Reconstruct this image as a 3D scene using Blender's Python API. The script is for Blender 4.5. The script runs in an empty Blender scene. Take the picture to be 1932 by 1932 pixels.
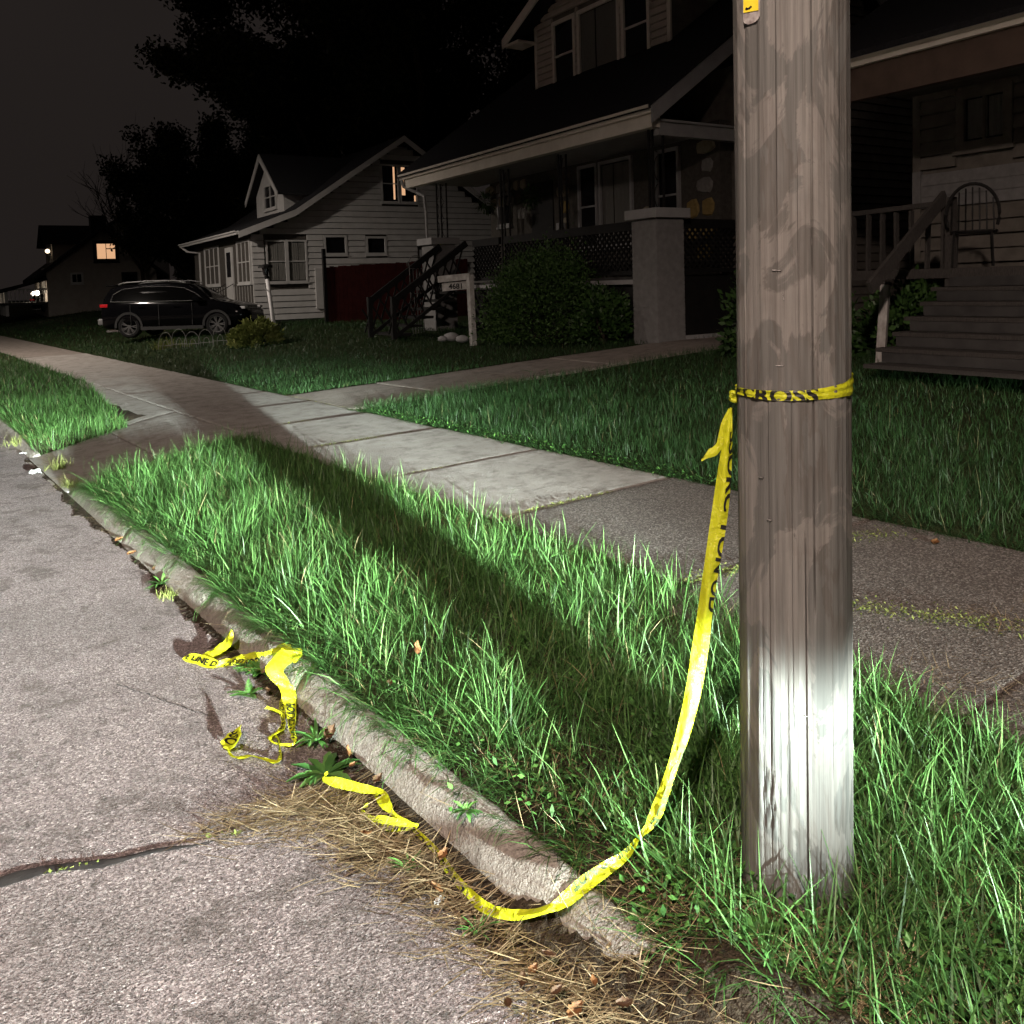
import bpy, bmesh, math, random
import numpy as np
from mathutils import Vector, Matrix, Quaternion

random.seed(7)
RNG = np.random.default_rng(11)
SC = bpy.context.scene
COL = SC.collection
R = math.radians

# ------------------------------------------------------------------ camera
# world: x = across the street towards the houses, y = along the street, z up
F, PX, PY, EYE = 1650.0, 966.0, 644.0, 1.58          # calibration on a 1932 px wide frame
ROLL, PITCH, YAW = R(1.8), math.atan(106 / 1650), R(36.6)
_f = Vector((math.sin(YAW) * math.cos(PITCH), math.cos(YAW) * math.cos(PITCH), -math.sin(PITCH)))
_r0 = Vector((math.cos(YAW), -math.sin(YAW), 0))
_u0 = _r0.cross(_f)
_r = _r0 * math.cos(ROLL) - _u0 * math.sin(ROLL)
_u = _u0 * math.cos(ROLL) + _r0 * math.sin(ROLL)
cam_d = bpy.data.cameras.new('camera')
cam = bpy.data.objects.new('camera', cam_d)
COL.objects.link(cam)
cam.matrix_world = Matrix(((_r.x, _u.x, -_f.x, 0), (_r.y, _u.y, -_f.y, 0), (_r.z, _u.z, -_f.z, EYE), (0, 0, 0, 1)))
cam_d.sensor_width = 36
cam_d.lens = 36 * F / 1932
cam_d.shift_y = -(966 - PY) / 1932
cam_d.clip_start = 0.05
cam_d.clip_end = 2000
SC.camera = cam

# ------------------------------------------------------------------ sky (overcast, light polluted night)
W = bpy.data.worlds.new('World')
SC.world = W
W.use_nodes = True
nt = W.node_tree
bg = nt.nodes['Background']
tc = nt.nodes.new('ShaderNodeTexCoord')
nz = nt.nodes.new('ShaderNodeTexNoise')
nz.inputs['Scale'].default_value = 1.6
nz.inputs['Detail'].default_value = 3
cr = nt.nodes.new('ShaderNodeValToRGB')
cr.color_ramp.elements[0].position = 0.3
cr.color_ramp.elements[0].color = (0.0110, 0.0088, 0.0080, 1)
cr.color_ramp.elements[1].position = 0.7
cr.color_ramp.elements[1].color = (0.0172, 0.0138, 0.0126, 1)
nt.links.new(tc.outputs['Generated'], nz.inputs['Vector'])
nt.links.new(nz.outputs['Fac'], cr.inputs['Fac'])
nt.links.new(cr.outputs['Color'], bg.inputs['Color'])
bg.inputs['Strength'].default_value = 1.0

# ------------------------------------------------------------------ lamps
def aim(o, d, up=(0, 0, 1)):
    z = -Vector(d).normalized()
    x = Vector(up).cross(z).normalized()
    y = z.cross(x)
    l = o.location
    o.matrix_world = Matrix(((x.x, y.x, z.x, l.x), (x.y, y.y, z.y, l.y), (x.z, y.z, z.z, l.z), (0, 0, 0, 1)))

# low beam of a car standing at the kerb behind the photographer
HL_POS, HL_AZ, HL_POWER = (0.80, -4.5, 0.76), R(8.5), 180000
ld = bpy.data.lights.new('headlight_beam', 'SPOT')
ld.energy = HL_POWER
ld.color = (0.86, 1.0, 0.955)
ld.spot_size = R(100)
ld.spot_blend = 0.3
ld.shadow_soft_size = 0.09
hl = bpy.data.objects.new('headlight_beam', ld)
COL.objects.link(hl)
hl.location = HL_POS
aim(hl, (math.sin(HL_AZ), math.cos(HL_AZ), 0))
ld.use_nodes = True
t = ld.node_tree
em = t.nodes['Emission']
tcn = t.nodes.new('ShaderNodeTexCoord')
sx = t.nodes.new('ShaderNodeSeparateXYZ')
t.links.new(tcn.outputs['Normal'], sx.inputs[0])
def lm(op, a, b=None, c=None):
    n = t.nodes.new('ShaderNodeMath')
    n.operation = op
    for i, v in enumerate((a, b, c)):
        if v is None: continue
        if isinstance(v, (int, float)): n.inputs[i].default_value = v
        else: t.links.new(v, n.inputs[i])
    return n.outputs[0]
az_ = lm('ABSOLUTE', sx.outputs['Z'])
down = lm('DIVIDE', lm('MULTIPLY', sx.outputs['Y'], -1.0), az_)       # slope below the horizontal
side = lm('DIVIDE', sx.outputs['X'], az_)                              # slope to the right
def ramp(v, lo, hi, pts):
    m = t.nodes.new('ShaderNodeMapRange')
    m.inputs['From Min'].default_value = lo
    m.inputs['From Max'].default_value = hi
    t.links.new(v, m.inputs['Value'])
    c = t.nodes.new('ShaderNodeFloatCurve')
    cu = c.mapping.curves[0]
    while len(cu.points) > 2: cu.points.remove(cu.points[1])
    q = [((x - lo) / (hi - lo), y) for x, y in pts]
    cu.points[0].location = q[0]; cu.points[-1].location = q[-1]
    for x, y in q[1:-1]: cu.points.new(x, y)
    for p in cu.points: p.handle_type = 'VECTOR'
    c.mapping.update()
    t.links.new(m.outputs[0], c.inputs['Value'])
    return c.outputs[0]
VERT = [(-0.10, 0.0), (-0.03, 0.001), (0.0, 0.004), (0.015, 0.013), (0.022, 0.06), (0.030, 0.40), (0.036, 0.85), (0.042, 1.0), (0.050, 0.90), (0.060, 0.72), (0.072, 0.62), (0.085, 0.44), (0.105, 0.25), (0.125, 0.125), (0.150, 0.10), (0.18, 0.11), (0.25, 0.04), (0.40, 0.01)]
HORI = [(-0.60, 0.0), (-0.48, 0.12), (-0.38, 0.45), (-0.28, 0.92), (-0.20, 1.0), (-0.10, 0.85), (-0.03, 0.66), (0.03, 0.62), (0.095, 0.62), (0.13, 0.66), (0.17, 0.48), (0.25, 0.17), (0.36, 0.06), (0.60, 0.03), (1.0, 0.0)]
POLE_DIP = [(-0.10, 1.0), (0.0065, 1.0), (0.0105, 0.14), (0.0575, 0.14), (0.0615, 1.0), (0.15, 1.0)]      # notch added to the beam across the pole's width, to dim the pole
low = ramp(down, 0.10, 0.16, [(0.10, 0.0), (0.124, 0.0), (0.134, 1.0), (0.16, 1.0)])
pole_dip = lm('MAXIMUM', ramp(side, -0.10, 0.15, POLE_DIP), low)
t.links.new(lm('MULTIPLY', lm('MULTIPLY', ramp(down, -0.10, 0.40, VERT), ramp(side, -0.6, 1.0, HORI)), pole_dip), em.inputs['Strength'])

# sodium-warm street lamps: one behind the photographer across the street, one further along it
for nm, loc, pw, colr in (('street_lamp_light', (-4.0, -2.85, 7.6), 7200, (1.0, 0.79, 0.68)),
                          ('street_lamp_light', (-1.5, 25.5, 8.0), 4400, (1.0, 0.87, 0.76))):
    d = bpy.data.lights.new(nm, 'SPOT')
    d.energy = pw
    d.color = colr
    d.spot_size = R(158) if pw > 4500 else R(150)
    d.spot_blend = 0.64 if pw > 4500 else 0.5
    d.shadow_soft_size = 0.25
    o = bpy.data.objects.new(nm, d)
    COL.objects.link(o)
    o.location = loc
    aim(o, (0.12, 0.10, -1) if pw > 4500 else (.25, .15, -1), (0, 1, 0))

SC.render.engine = 'CYCLES'
SC.cycles.use_denoising = True
SC.cycles.max_bounces = 3
SC.cycles.diffuse_bounces = 2
SC.cycles.glossy_bounces = 1
SC.cycles.transmission_bounces = 2
SC.cycles.use_adaptive_sampling = True
SC.cycles.adaptive_threshold = 0.03
SC.cycles.use_light_tree = False
SC.cycles.caustics_reflective = False
SC.cycles.caustics_refractive = False
SC.cycles.transparent_max_bounces = 8
SC.cycles.sample_clamp_indirect = 4
SC.view_settings.view_transform = 'Standard'
SC.view_settings.look = 'None'
SC.view_settings.exposure = 0
SC.view_settings.gamma = 1
SC.view_settings.use_curve_mapping = False

# ------------------------------------------------------------------ helpers
def ray(px, py):
    return (_r * ((px - PX) / F) - _u * ((py - PY) / F) + _f)
def at(px, py, z):
    d = ray(px, py)
    return Vector((0, 0, EYE)) + d * ((z - EYE) / d.z)
def on_plane(px, py, p0, dirn):
    n = Vector((dirn[1], -dirn[0], 0))
    d = ray(px, py)
    return Vector((0, 0, EYE)) + d * (n.dot(Vector((p0[0], p0[1], 0))) / n.dot(d))
def smooth(a, b, x):
    k = np.clip((np.asarray(x, float) - a) / (np.asarray(b, float) - a), 0, 1)
    return k * k * (3 - 2 * k)

T_CURB, T_BACK, T_W0, T_W1 = 1.33, 1.52, 3.30, 4.95
def wob(x, y, s=1.0):
    return (np.sin(x * 1.9 * s + 1.3) * np.cos(y * 1.3 * s + .4) + np.sin(x * .7 * s - y * 1.1 * s + 2.1) * .8) * .5
def G(x, y):
    """height of the ground, not counting pavement thickness"""
    x = np.asarray(x, float); y = np.asarray(y, float)
    road = -0.12 + 0.016 * np.clip(T_CURB - x, 0, 4)
    verge = 0.0 + 0.03 * smooth(1.5, 3.3, x) + 0.018 * np.sin(np.clip((x - 1.5) / 1.8, 0, 1) * math.pi)
    lawn = 0.045 + 0.50 * np.clip((x - 4.95) / 6.1, 0, 1) + 0.01 * np.clip(x - 11.05, 0, 60)
    lawn = lawn + 0.009 * np.clip(y - 36, 0, 60) * smooth(5.5, 12, x) + 0.02 * wob(x, y) * smooth(5, 7, x)
    # the strips slope down to the driveway apron at both sides of it
    ap = -.115 + .155 * smooth(1.2, 3.25, x)
    f = np.clip((x - 1.5) / 1.8, 0, 1)
    e0, e1 = 8.42 + f * 1.0, 10.62 + f * 1.18
    k = smooth(e0 - .5, e0, y) * (y < 9.9) + (1 - smooth(e1, e1 + .5, y)) * (y >= 9.9)
    verge = verge * (1 - k) + (ap + .004) * k
    z = np.where(x < T_CURB, road, np.where(x < T_W0, verge, np.where(x < T_W1, 0.03 + .015 * (x - T_W0) / 1.65, lawn)))
    return z
def g1(x, y): return float(G(x, y))

def setp(o, label=None, cat=None, group=None, kind=None):
    if label: o['label'] = label
    if cat: o['category'] = cat
    if group: o['group'] = group
    if kind: o['kind'] = kind
    return o
def link(name, me, mat=None, parent=None):
    o = bpy.data.objects.new(name, me)
    COL.objects.link(o)
    if mat is not None and me is not None and len(me.materials) == 0: me.materials.append(mat)
    if parent is not None: o.parent = parent
    return o
def empty(name, loc=(0, 0, 0), rz=0.0, label=None, cat=None, group=None, kind=None):
    o = bpy.data.objects.new(name, None)
    o.empty_display_size = 0.1
    COL.objects.link(o)
    o.location = loc
    o.rotation_euler = (0, 0, rz)
    return setp(o, label, cat, group, kind)
def copy_tree(o, parent=None):
    c = o.copy(); COL.objects.link(c)
    if parent is not None: c.parent = parent
    for ch in o.children: copy_tree(ch, c)
    return c

class MB:
    """collects simple solids into one mesh"""
    def __init__(s): s.v, s.f = [], []
    def add(s, vs, fs):
        k = len(s.v); s.v += [tuple(a) for a in vs]; s.f += [tuple(i + k for i in q) for q in fs]; return s
    def box(s, x0, x1, y0, y1, z0, z1):
        return s.add([(x0, y0, z0), (x1, y0, z0), (x1, y1, z0), (x0, y1, z0), (x0, y0, z1), (x1, y0, z1), (x1, y1, z1), (x0, y1, z1)],
                     [(0, 3, 2, 1), (4, 5, 6, 7), (0, 1, 5, 4), (1, 2, 6, 5), (2, 3, 7, 6), (3, 0, 4, 7)])
    def bar(s, p, q, w, h, up=(0, 0, 1), w2=None, h2=None):
        p, q = Vector(p), Vector(q); d = (q - p).normalized(); up = Vector(up)
        a = d.cross(up)
        if a.length < 1e-4: a = d.cross(Vector((1, 0, 0)))
        a.normalize(); b = a.cross(d)
        w2 = w if w2 is None else w2; h2 = h if h2 is None else h2
        vs = []
        for c, ww, hh in ((p, w, h), (q, w2, h2)):
            for sa, sb in ((-1, -1), (1, -1), (1, 1), (-1, 1)): vs.append(c + a * sa * ww / 2 + b * sb * hh / 2)
        return s.add(vs, [(0, 1, 2, 3), (7, 6, 5, 4), (0, 4, 5, 1), (1, 5, 6, 2), (2, 6, 7, 3), (3, 7, 4, 0)])
    def tube(s, pts, r, n=8, r2=None, cap=True):
        pts = [Vector(p) for p in pts]; m = len(pts); vs = []; fs = []
        for i, p in enumerate(pts):
            d = (pts[min(i + 1, m - 1)] - pts[max(i - 1, 0)]).normalized()
            a = d.cross(Vector((0, 0, 1)))
            if a.length < 1e-3: a = d.cross(Vector((1, 0, 0)))
            a.normalize(); b = d.cross(a)
            rr = (r[i] if isinstance(r, (list, tuple)) else (r if r2 is None else r + (r2 - r) * i / max(1, m - 1)))
            for k in range(n):
                an = 2 * math.pi * k / n
                vs.append(p + (a * math.cos(an) + b * math.sin(an)) * rr)
        for i in range(m - 1):
            for k in range(n):
                fs.append((i * n + k, i * n + (k + 1) % n, (i + 1) * n + (k + 1) % n, (i + 1) * n + k))
        if cap:
            fs.append(tuple(range(n - 1, -1, -1))); fs.append(tuple((m - 1) * n + k for k in range(n)))
        return s.add(vs, fs)
    def prism(s, poly, ext):
        """poly: list of 3-d points (planar), ext: extrusion vector"""
        n = len(poly); e = Vector(ext)
        vs = [Vector(p) for p in poly] + [Vector(p) + e for p in poly]
        return s.add(vs, [tuple(range(n - 1, -1, -1)), tuple(range(n, 2 * n))] + [(i, (i + 1) % n, n + (i + 1) % n, n + i) for i in range(n)])
    def grid(s, P):
        """P: 2-d array of points"""
        a, b = len(P), len(P[0])
        return s.add([p for row in P for p in row], [(i * b + j, i * b + j + 1, (i + 1) * b + j + 1, (i + 1) * b + j) for i in range(a - 1) for j in range(b - 1)])
    def build(s, name, mat=None, parent=None, smooth_=False, fix=True, bevel=0):
        me = bpy.data.meshes.new(name)
        me.from_pydata(s.v, [], s.f)
        if fix or bevel:
            bm = bmesh.new(); bm.from_mesh(me)
            if fix: bmesh.ops.recalc_face_normals(bm, faces=bm.faces)
            if bevel: bmesh.ops.bevel(bm, geom=[e for e in bm.edges if e.calc_face_angle(0) > .5], offset=bevel, segments=2, profile=.6, affect='EDGES')
            bm.to_mesh(me); bm.free()
        me.update()
        if smooth_: me.shade_smooth()
        return link(name, me, mat, parent)

def tri_mesh(name, V, T, mat, parent=None, attr=None, smooth_=False):
    """big triangle meshes from numpy arrays"""
    me = bpy.data.meshes.new(name)
    V = np.ascontiguousarray(V, np.float32); T = np.ascontiguousarray(T, np.int32)
    me.vertices.add(len(V)); me.vertices.foreach_set('co', V.ravel())
    me.loops.add(T.size); me.loops.foreach_set('vertex_index', T.ravel())
    k = T.shape[1]
    me.polygons.add(len(T))
    me.polygons.foreach_set('loop_start', np.arange(0, T.size, k, dtype=np.int32))
    me.polygons.foreach_set('loop_total', np.full(len(T), k, np.int32))
    if smooth_: me.polygons.foreach_set('use_smooth', np.ones(len(T), bool))
    me.update(calc_edges=True)
    if attr is not None:
        a = me.attributes.new('rnd', 'FLOAT', 'POINT'); a.data.foreach_set('value', np.ascontiguousarray(attr, np.float32))
    return link(name, me, mat, parent)

# ------------------------------------------------------------------ materials
class NT:
    def __init__(s, name):
        s.m = bpy.data.materials.new(name); s.m.use_nodes = True
        s.t = s.m.node_tree; s.b = s.t.nodes['Principled BSDF']; s.o = s.t.nodes['Material Output']
    def n(s, ty, **kw):
        q = s.t.nodes.new(ty)
        for k, v in kw.items():
            if k in q.inputs: s.set(q.inputs[k], v)
            else: setattr(q, k, v)
        return q
    def set(s, i, v):
        if hasattr(v, 'is_output') or isinstance(v, bpy.types.NodeSocket): s.t.links.new(v, i)
        else:
            if isinstance(v, (tuple, list)) and len(v) == 3 and i.type == 'RGBA': v = (*v, 1)
            i.default_value = v
    def obj(s, scale=(1, 1, 1), rot=(0, 0, 0), loc=(0, 0, 0), coord='Object'):
        c = s.n('ShaderNodeTexCoord'); m = s.n('ShaderNodeMapping')
        s.t.links.new(c.outputs[coord], m.inputs['Vector'])
        m.inputs['Scale'].default_value = scale; m.inputs['Rotation'].default_value = rot; m.inputs['Location'].default_value = loc
        return m.outputs[0]
    def noise(s, vec, scale, detail=4, rough=.55, dist=0):
        q = s.n('ShaderNodeTexNoise'); q.inputs['Scale'].default_value = scale; q.inputs['Detail'].default_value = detail
        q.inputs['Roughness'].default_value = rough; q.inputs['Distortion'].default_value = dist
        s.t.links.new(vec, q.inputs['Vector']); return q.outputs['Fac']
    def voro(s, vec, scale, feature='F1', out='Distance', rnd=1):
        q = s.n('ShaderNodeTexVoronoi'); q.feature = feature; q.inputs['Scale'].default_value = scale; q.inputs['Randomness'].default_value = rnd
        s.t.links.new(vec, q.inputs['Vector']); return q.outputs[out]
    def ramp(s, fac, stops, interp='LINEAR'):
        q = s.n('ShaderNodeValToRGB'); e = q.color_ramp; e.interpolation = interp
        while len(e.elements) < len(stops): e.elements.new(.5)
        for a, (p, c) in zip(e.elements, stops):
            a.position = p; a.color = (*c, 1) if isinstance(c, (tuple, list)) else (c, c, c, 1)
        s.t.links.new(fac, q.inputs['Fac']); return q.outputs['Color']
    def mix(s, fac, a, b, mode='MIX'):
        q = s.n('ShaderNodeMix'); q.data_type = 'RGBA'; q.blend_type = mode
        s.set(q.inputs[0], fac); s.set(q.inputs[6], a); s.set(q.inputs[7], b); return q.outputs[2]
    def math(s, op, a, b=0.0):
        q = s.n('ShaderNodeMath'); q.operation = op; s.set(q.inputs[0], a); s.set(q.inputs[1], b); return q.outputs[0]
    def attr(s, name):
        q = s.n('ShaderNodeAttribute'); q.attribute_name = name; return q.outputs['Fac']
    def bump(s, h, strength=.3, dist=.01, prev=None):
        q = s.n('ShaderNodeBump'); q.inputs['Strength'].default_value = strength; q.inputs['Distance'].default_value = dist
        s.t.links.new(h, q.inputs['Height'])
        if prev is not None: s.t.links.new(prev, q.inputs['Normal'])
        return q.outputs[0]
    def fin(s, col=None, rough=.8, spec=.3, normal=None, metal=0):
        if col is not None: s.set(s.b.inputs['Base Color'], col)
        s.set(s.b.inputs['Roughness'], rough); s.b.inputs['Specular IOR Level'].default_value = spec
        s.b.inputs['Metallic'].default_value = metal
        if normal is not None: s.t.links.new(normal, s.b.inputs['Normal'])
        return s.m

def mottled(name, c1, c2, scale=6, rough=.7, spec=.3, bs=60, bump=.25, bd=.004, stretch=(1, 1, 1), metal=0, detail=6):
    q = NT(name); v = q.obj(stretch)
    f = q.noise(v, scale, detail, .6)
    col = q.ramp(f, [(.3, c1), (.7, c2)])
    return q.fin(col, rough, spec, q.bump(q.noise(v, bs, 4), bump, bd), metal)

def emit(name, col, strength):
    q = NT(name); q.fin((.1, .1, .1), .5)
    q.set(q.b.inputs['Emission Color'], col); q.b.inputs['Emission Strength'].default_value = strength
    q.m.cycles.emission_sampling = 'NONE'
    return q.m

def leafy(name, stops, rough=.5, trans=.25, spec=.35):
    """foliage: colour by a per-blade random attribute, a little light through the blade"""
    q = NT(name)
    col = q.ramp(q.attr('rnd'), stops)
    q.fin(col, rough, spec)
    if trans <= 0: return q.m
    tr = q.n('ShaderNodeBsdfTranslucent'); q.set(tr.inputs['Color'], col)
    mx = q.n('ShaderNodeMixShader'); mx.inputs[0].default_value = trans
    q.t.links.new(q.b.outputs[0], mx.inputs[1]); q.t.links.new(tr.outputs[0], mx.inputs[2])
    q.t.links.new(mx.outputs[0], q.o.inputs['Surface'])
    return q.m

MAT = {}
def M_road():
    q = NT('asphalt'); v = q.obj()
    vo = q.n('ShaderNodeTexVoronoi'); vo.inputs['Scale'].default_value = 150; q.t.links.new(v, vo.inputs['Vector'])
    stone = q.n('ShaderNodeSeparateColor'); q.t.links.new(vo.outputs['Color'], stone.inputs[0])
    agg = q.ramp(stone.outputs[0], [(0, (.19, .145, .142)), (.45, (.375, .296, .288)), (.85, (.51, .415, .405)), (1, (.76, .67, .65))])
    big = q.noise(v, 1.1, 5, .62)
    mid = q.noise(v, 6.5, 4, .65)
    blot = q.noise(q.obj((3.6, 3.6, 3.6), loc=(4.2, 1.3, 0)), 1, 6, .75, .3)
    dirt = q.ramp(big, [(.44, .0), (.62, 1)])
    c = q.mix(q.math('MULTIPLY', dirt, .34), agg, (.15, .120, .105))
    c = q.mix(q.ramp(mid, [(.52, 0), (.72, .42)]), c, (.12, .094, .084))
    c = q.mix(q.ramp(blot, [(.53, 0), (.61, .62), (.75, .55)]), c, (.14, .105, .092))
    c = q.mix(q.ramp(q.noise(v, 26, 2, .5), [(.66, 0), (.72, .7)]), c, (.11, .085, .075))
    fine = q.noise(v, 420, 1)
    c = q.mix(.35, c, q.ramp(fine, [(.3, .1), (.7, .5)]), 'OVERLAY')
    b = q.bump(vo.outputs['Distance'], 1, .012)
    b = q.bump(q.noise(v, 105, 3, .75), 1, .022, b)
    return q.fin(c, .82, .35, b)
MAT['road'] = M_road()
def M_conc(name, c1, c2, agg=0, rough=.85, dark=(.09, .075, .062)):
    q = NT(name); v = q.obj()
    c = q.ramp(q.noise(v, 3.2, 6, .65), [(.3, c1), (.7, c2)])
    c = q.mix(q.ramp(q.noise(v, 6, 6, .72), [(.48, 0), (.70, .6)]), c, dark)
    c = q.mix(.3, c, q.ramp(q.noise(v, 260, 3), [(.3, .15), (.7, .6)]), 'OVERLAY')
    b = q.bump(q.noise(v, 240, 2, .7), .9, .006)
    b = q.bump(q.noise(v, 35, 3, .6), .8, .012, b)
    if agg:
        vo = q.n('ShaderNodeTexVoronoi'); vo.inputs['Scale'].default_value = 120; q.t.links.new(v, vo.inputs['Vector'])
        st = q.n('ShaderNodeSeparateColor'); q.t.links.new(vo.outputs['Color'], st.inputs[0])
        c = q.mix(.75 * agg, c, q.ramp(st.outputs[0], [(0, (.05, .041, .035)), (.6, (.125, .104, .09)), (1, (.33, .30, .27))]))
        b = q.bump(vo.outputs['Distance'], agg, .008, b)
    return q.fin(c, rough, .3, b)
MAT['slab'] = M_conc('sidewalk_concrete', (.30, .275, .25), (.40, .375, .345))
MAT['rough_slab'] = M_conc('worn_aggregate_concrete', (.13, .108, .095), (.20, .17, .15), agg=1, dark=(.055, .042, .034))
MAT['walk'] = M_conc('old_walk_concrete', (.24, .205, .18), (.33, .29, .255))
MAT['curb'] = M_conc('curb_concrete', (.25, .215, .185), (.38, .34, .30), agg=.35, dark=(.10, .08, .062))
MAT['soil'] = mottled('soil', (.022, .016, .011), (.068, .050, .034), 24, .95, .1, 110, 1, .03)
MAT['lawnsoil'] = mottled('lawn_ground', (.014, .022, .008), (.035, .045, .018), 9, .95, .1, 150, .8, .01)
MAT['mouldy'] = mottled('leaf_mould', (.030, .022, .015), (.095, .072, .050), 30, .95, .1, 120, 1, .03)
MAT['tar'] = mottled('tar', (.016, .014, .014), (.04, .034, .032), 18, .6, .4, 120, .5, .004)
GREENS = [(0, (.012, .030, .007)), (.35, (.034, .086, .019)), (.7, (.064, .142, .035)), (.91, (.105, .195, .060)), (.95, (.17, .155, .065)), (1, (.27, .22, .12))]
MAT['grass'] = leafy('verge_grass', GREENS, .48, .18, .30)
MAT['lawn'] = leafy('lawn_grass', [(0, (.010, .028, .008)), (.5, (.020, .052, .014)), (.95, (.036, .082, .024)), (1, (.14, .12, .06))], .5, 0, .3)
MAT['straw'] = leafy('dry_straw', [(0, (.05, .032, .018)), (.4, (.145, .10, .052)), (.8, (.29, .215, .12)), (1, (.48, .38, .24))], .7, 0, .2)
MAT['weed'] = leafy('weed_leaf', [(0, (.03, .085, .022)), (.5, (.06, .16, .035)), (1, (.12, .26, .06))], .45, .2, .4)
MAT['moss'] = leafy('joint_moss', [(0, (.08, .10, .025)), (.5, (.16, .19, .05)), (1, (.27, .28, .10))], .8, .2, .1)
# ------------------------------------------------------------------ ground, road, kerb, pavement
def sheet(name, xs, ys, zf, mat, kind='structure'):
    X, Y = np.meshgrid(np.array(xs, float), np.array(ys, float), indexing='ij')
    Z = zf(X, Y)
    V = np.stack([X, Y, Z], -1).reshape(-1, 3)
    a, b = X.shape
    i, j = np.meshgrid(np.arange(a - 1), np.arange(b - 1), indexing='ij')
    q = (i * b + j).ravel()
    o = tri_mesh(name, V, np.stack([q, q + b, q + b + 1, q + 1], 1), mat, smooth_=True)
    return setp(o, kind=kind)
def lin(a, b, n): return list(np.linspace(a, b, n))

sheet('ground', [-400, -150, -60, -9.2, -9.0, 0, 1.3, 1.36] + lin(1.5, 3.3, 10) + [3.35, 4.9] + lin(5.0, 16, 34) + [20, 30, 45, 70, 120, 250, 500],
      [-300, -100, -40, -20] + lin(-12, 40, 80) + [50, 60, 75, 95, 130, 200, 400, 900],
      lambda x, y: np.where(x < 1.4, -0.30, np.where(x < T_W1, G(x, y) - .10, G(x, y) - .035)), MAT['lawnsoil'])
road = sheet('road', lin(-9.0, -1, 9) + lin(-.6, T_CURB + .03, 8), lin(-14, 20, 60) + [26, 35, 50, 80, 140, 300, 800],
             lambda x, y: -0.12 + 0.016 * np.clip(T_CURB - x, 0, 4) + .003 * wob(x, y, 2.2), MAT['road'])

# tar filled seam across the road, ragged edges
mb = MB(); top = []
xs = np.linspace(-6, 1.30, 150)
for i, x in enumerate(xs):
    c = 2.86 - .30 * (x - .21) + .016 * math.sin(x * 7) + .010 * math.sin(x * 23)
    w = (.017 + .006 * math.sin(x * 5.1) + .004 * math.sin(x * 31)) * (1 - .82 * float(smooth(.25, .95, x)))
    z = -.12 + .016 * max(0, min(4, T_CURB - x)) + .0045
    top.append([(x, c - w * (1 + .25 * random.random()), z), (x, c, z + .002), (x, c + w * (1 + .25 * random.random()), z)])
mb.grid(top); mb.build('tar_seam', MAT['tar'], road, True)
# hairline cracks in the asphalt
for pts in ([(.80, 4.05), (.92, 3.75), (1.05, 3.45)],):
    mb = MB(); P = []
    for k in range(len(pts) - 1):
        for q in range(14):
            f = q / 14
            x = pts[k][0] + (pts[k + 1][0] - pts[k][0]) * f + random.uniform(-.008, .008)
            y = pts[k][1] + (pts[k + 1][1] - pts[k][1]) * f + random.uniform(-.008, .008)
            w = random.uniform(.0008, .0024); z = -.12 + .016 * (T_CURB - x) + .004
            P.append([(x - w, y - w, z), (x + w, y + w, z)])
    mb.grid(P); mb.build('crack', MAT['tar'], road)

# kerb: rounded low concrete edging, poured in lengths
curb = empty('curb', (0, 0, 0), kind='structure')
prof = [(0, -.16), (.000, -.120), (.010, -.098), (.030, -.062), (.058, -.026), (.085, -.006), (.108, .000), (.128, -.004), (.14, -.03), (.14, -.16)]
cuts = [-12, -9, -6, -3, -0.2, 1.72, 3.42, 4.66, 6.4, 8.42]
def curb_len(y0, y1, drop0=0, drop1=0, sh=0):
    mb = MB(); n = max(6, int((y1 - y0) / .035)); P = []
    for i in range(n + 1):
        f = i / n; y = y0 + .006 + (y1 - y0 - .012) * f
        e = min(f, 1 - f) * (y1 - y0); rnd = .014 * max(0, 1 - e / .05)
        dz = -drop0 * (1 - f) ** 2 - drop1 * f ** 2
        row = []
        for k, (px, pz) in enumerate(prof):
            amp = .0055 if 1 < k < 8 else .002
            nzv = amp * (math.sin(y * 9 + k * 1.3) + math.sin(y * 23 + k * 2.1) + .7 * math.sin(y * 51 + k)) * .6
            if 1 <= k <= 4 and math.sin(y * 3.1 + 1.7) > .93: nzv -= .012
            row.append((T_CURB + sh + px + nzv * .6, y, min(pz, pz + dz) + nzv * .5 - rnd * (1 if k in (3, 4, 5, 6) else .3)))
        P.append(row)
    mb.grid(P)
    for r in (P[0], P[-1]): mb.add(r, [tuple(range(len(r)))])
    return mb.build('curb_length', MAT['curb'], curb, True)
for a, b in zip(cuts[:-1], cuts[1:]):
    curb_len(a, b, 0, .07 if b == 8.42 else 0, -.012 if b == 1.72 else 0)
for a, b in ((10.6, 13.5), (13.5, 17), (17, 22), (22, 30), (30, 45), (45, 80)): curb_len(a, b, .07 if a < 11 else 0)

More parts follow.
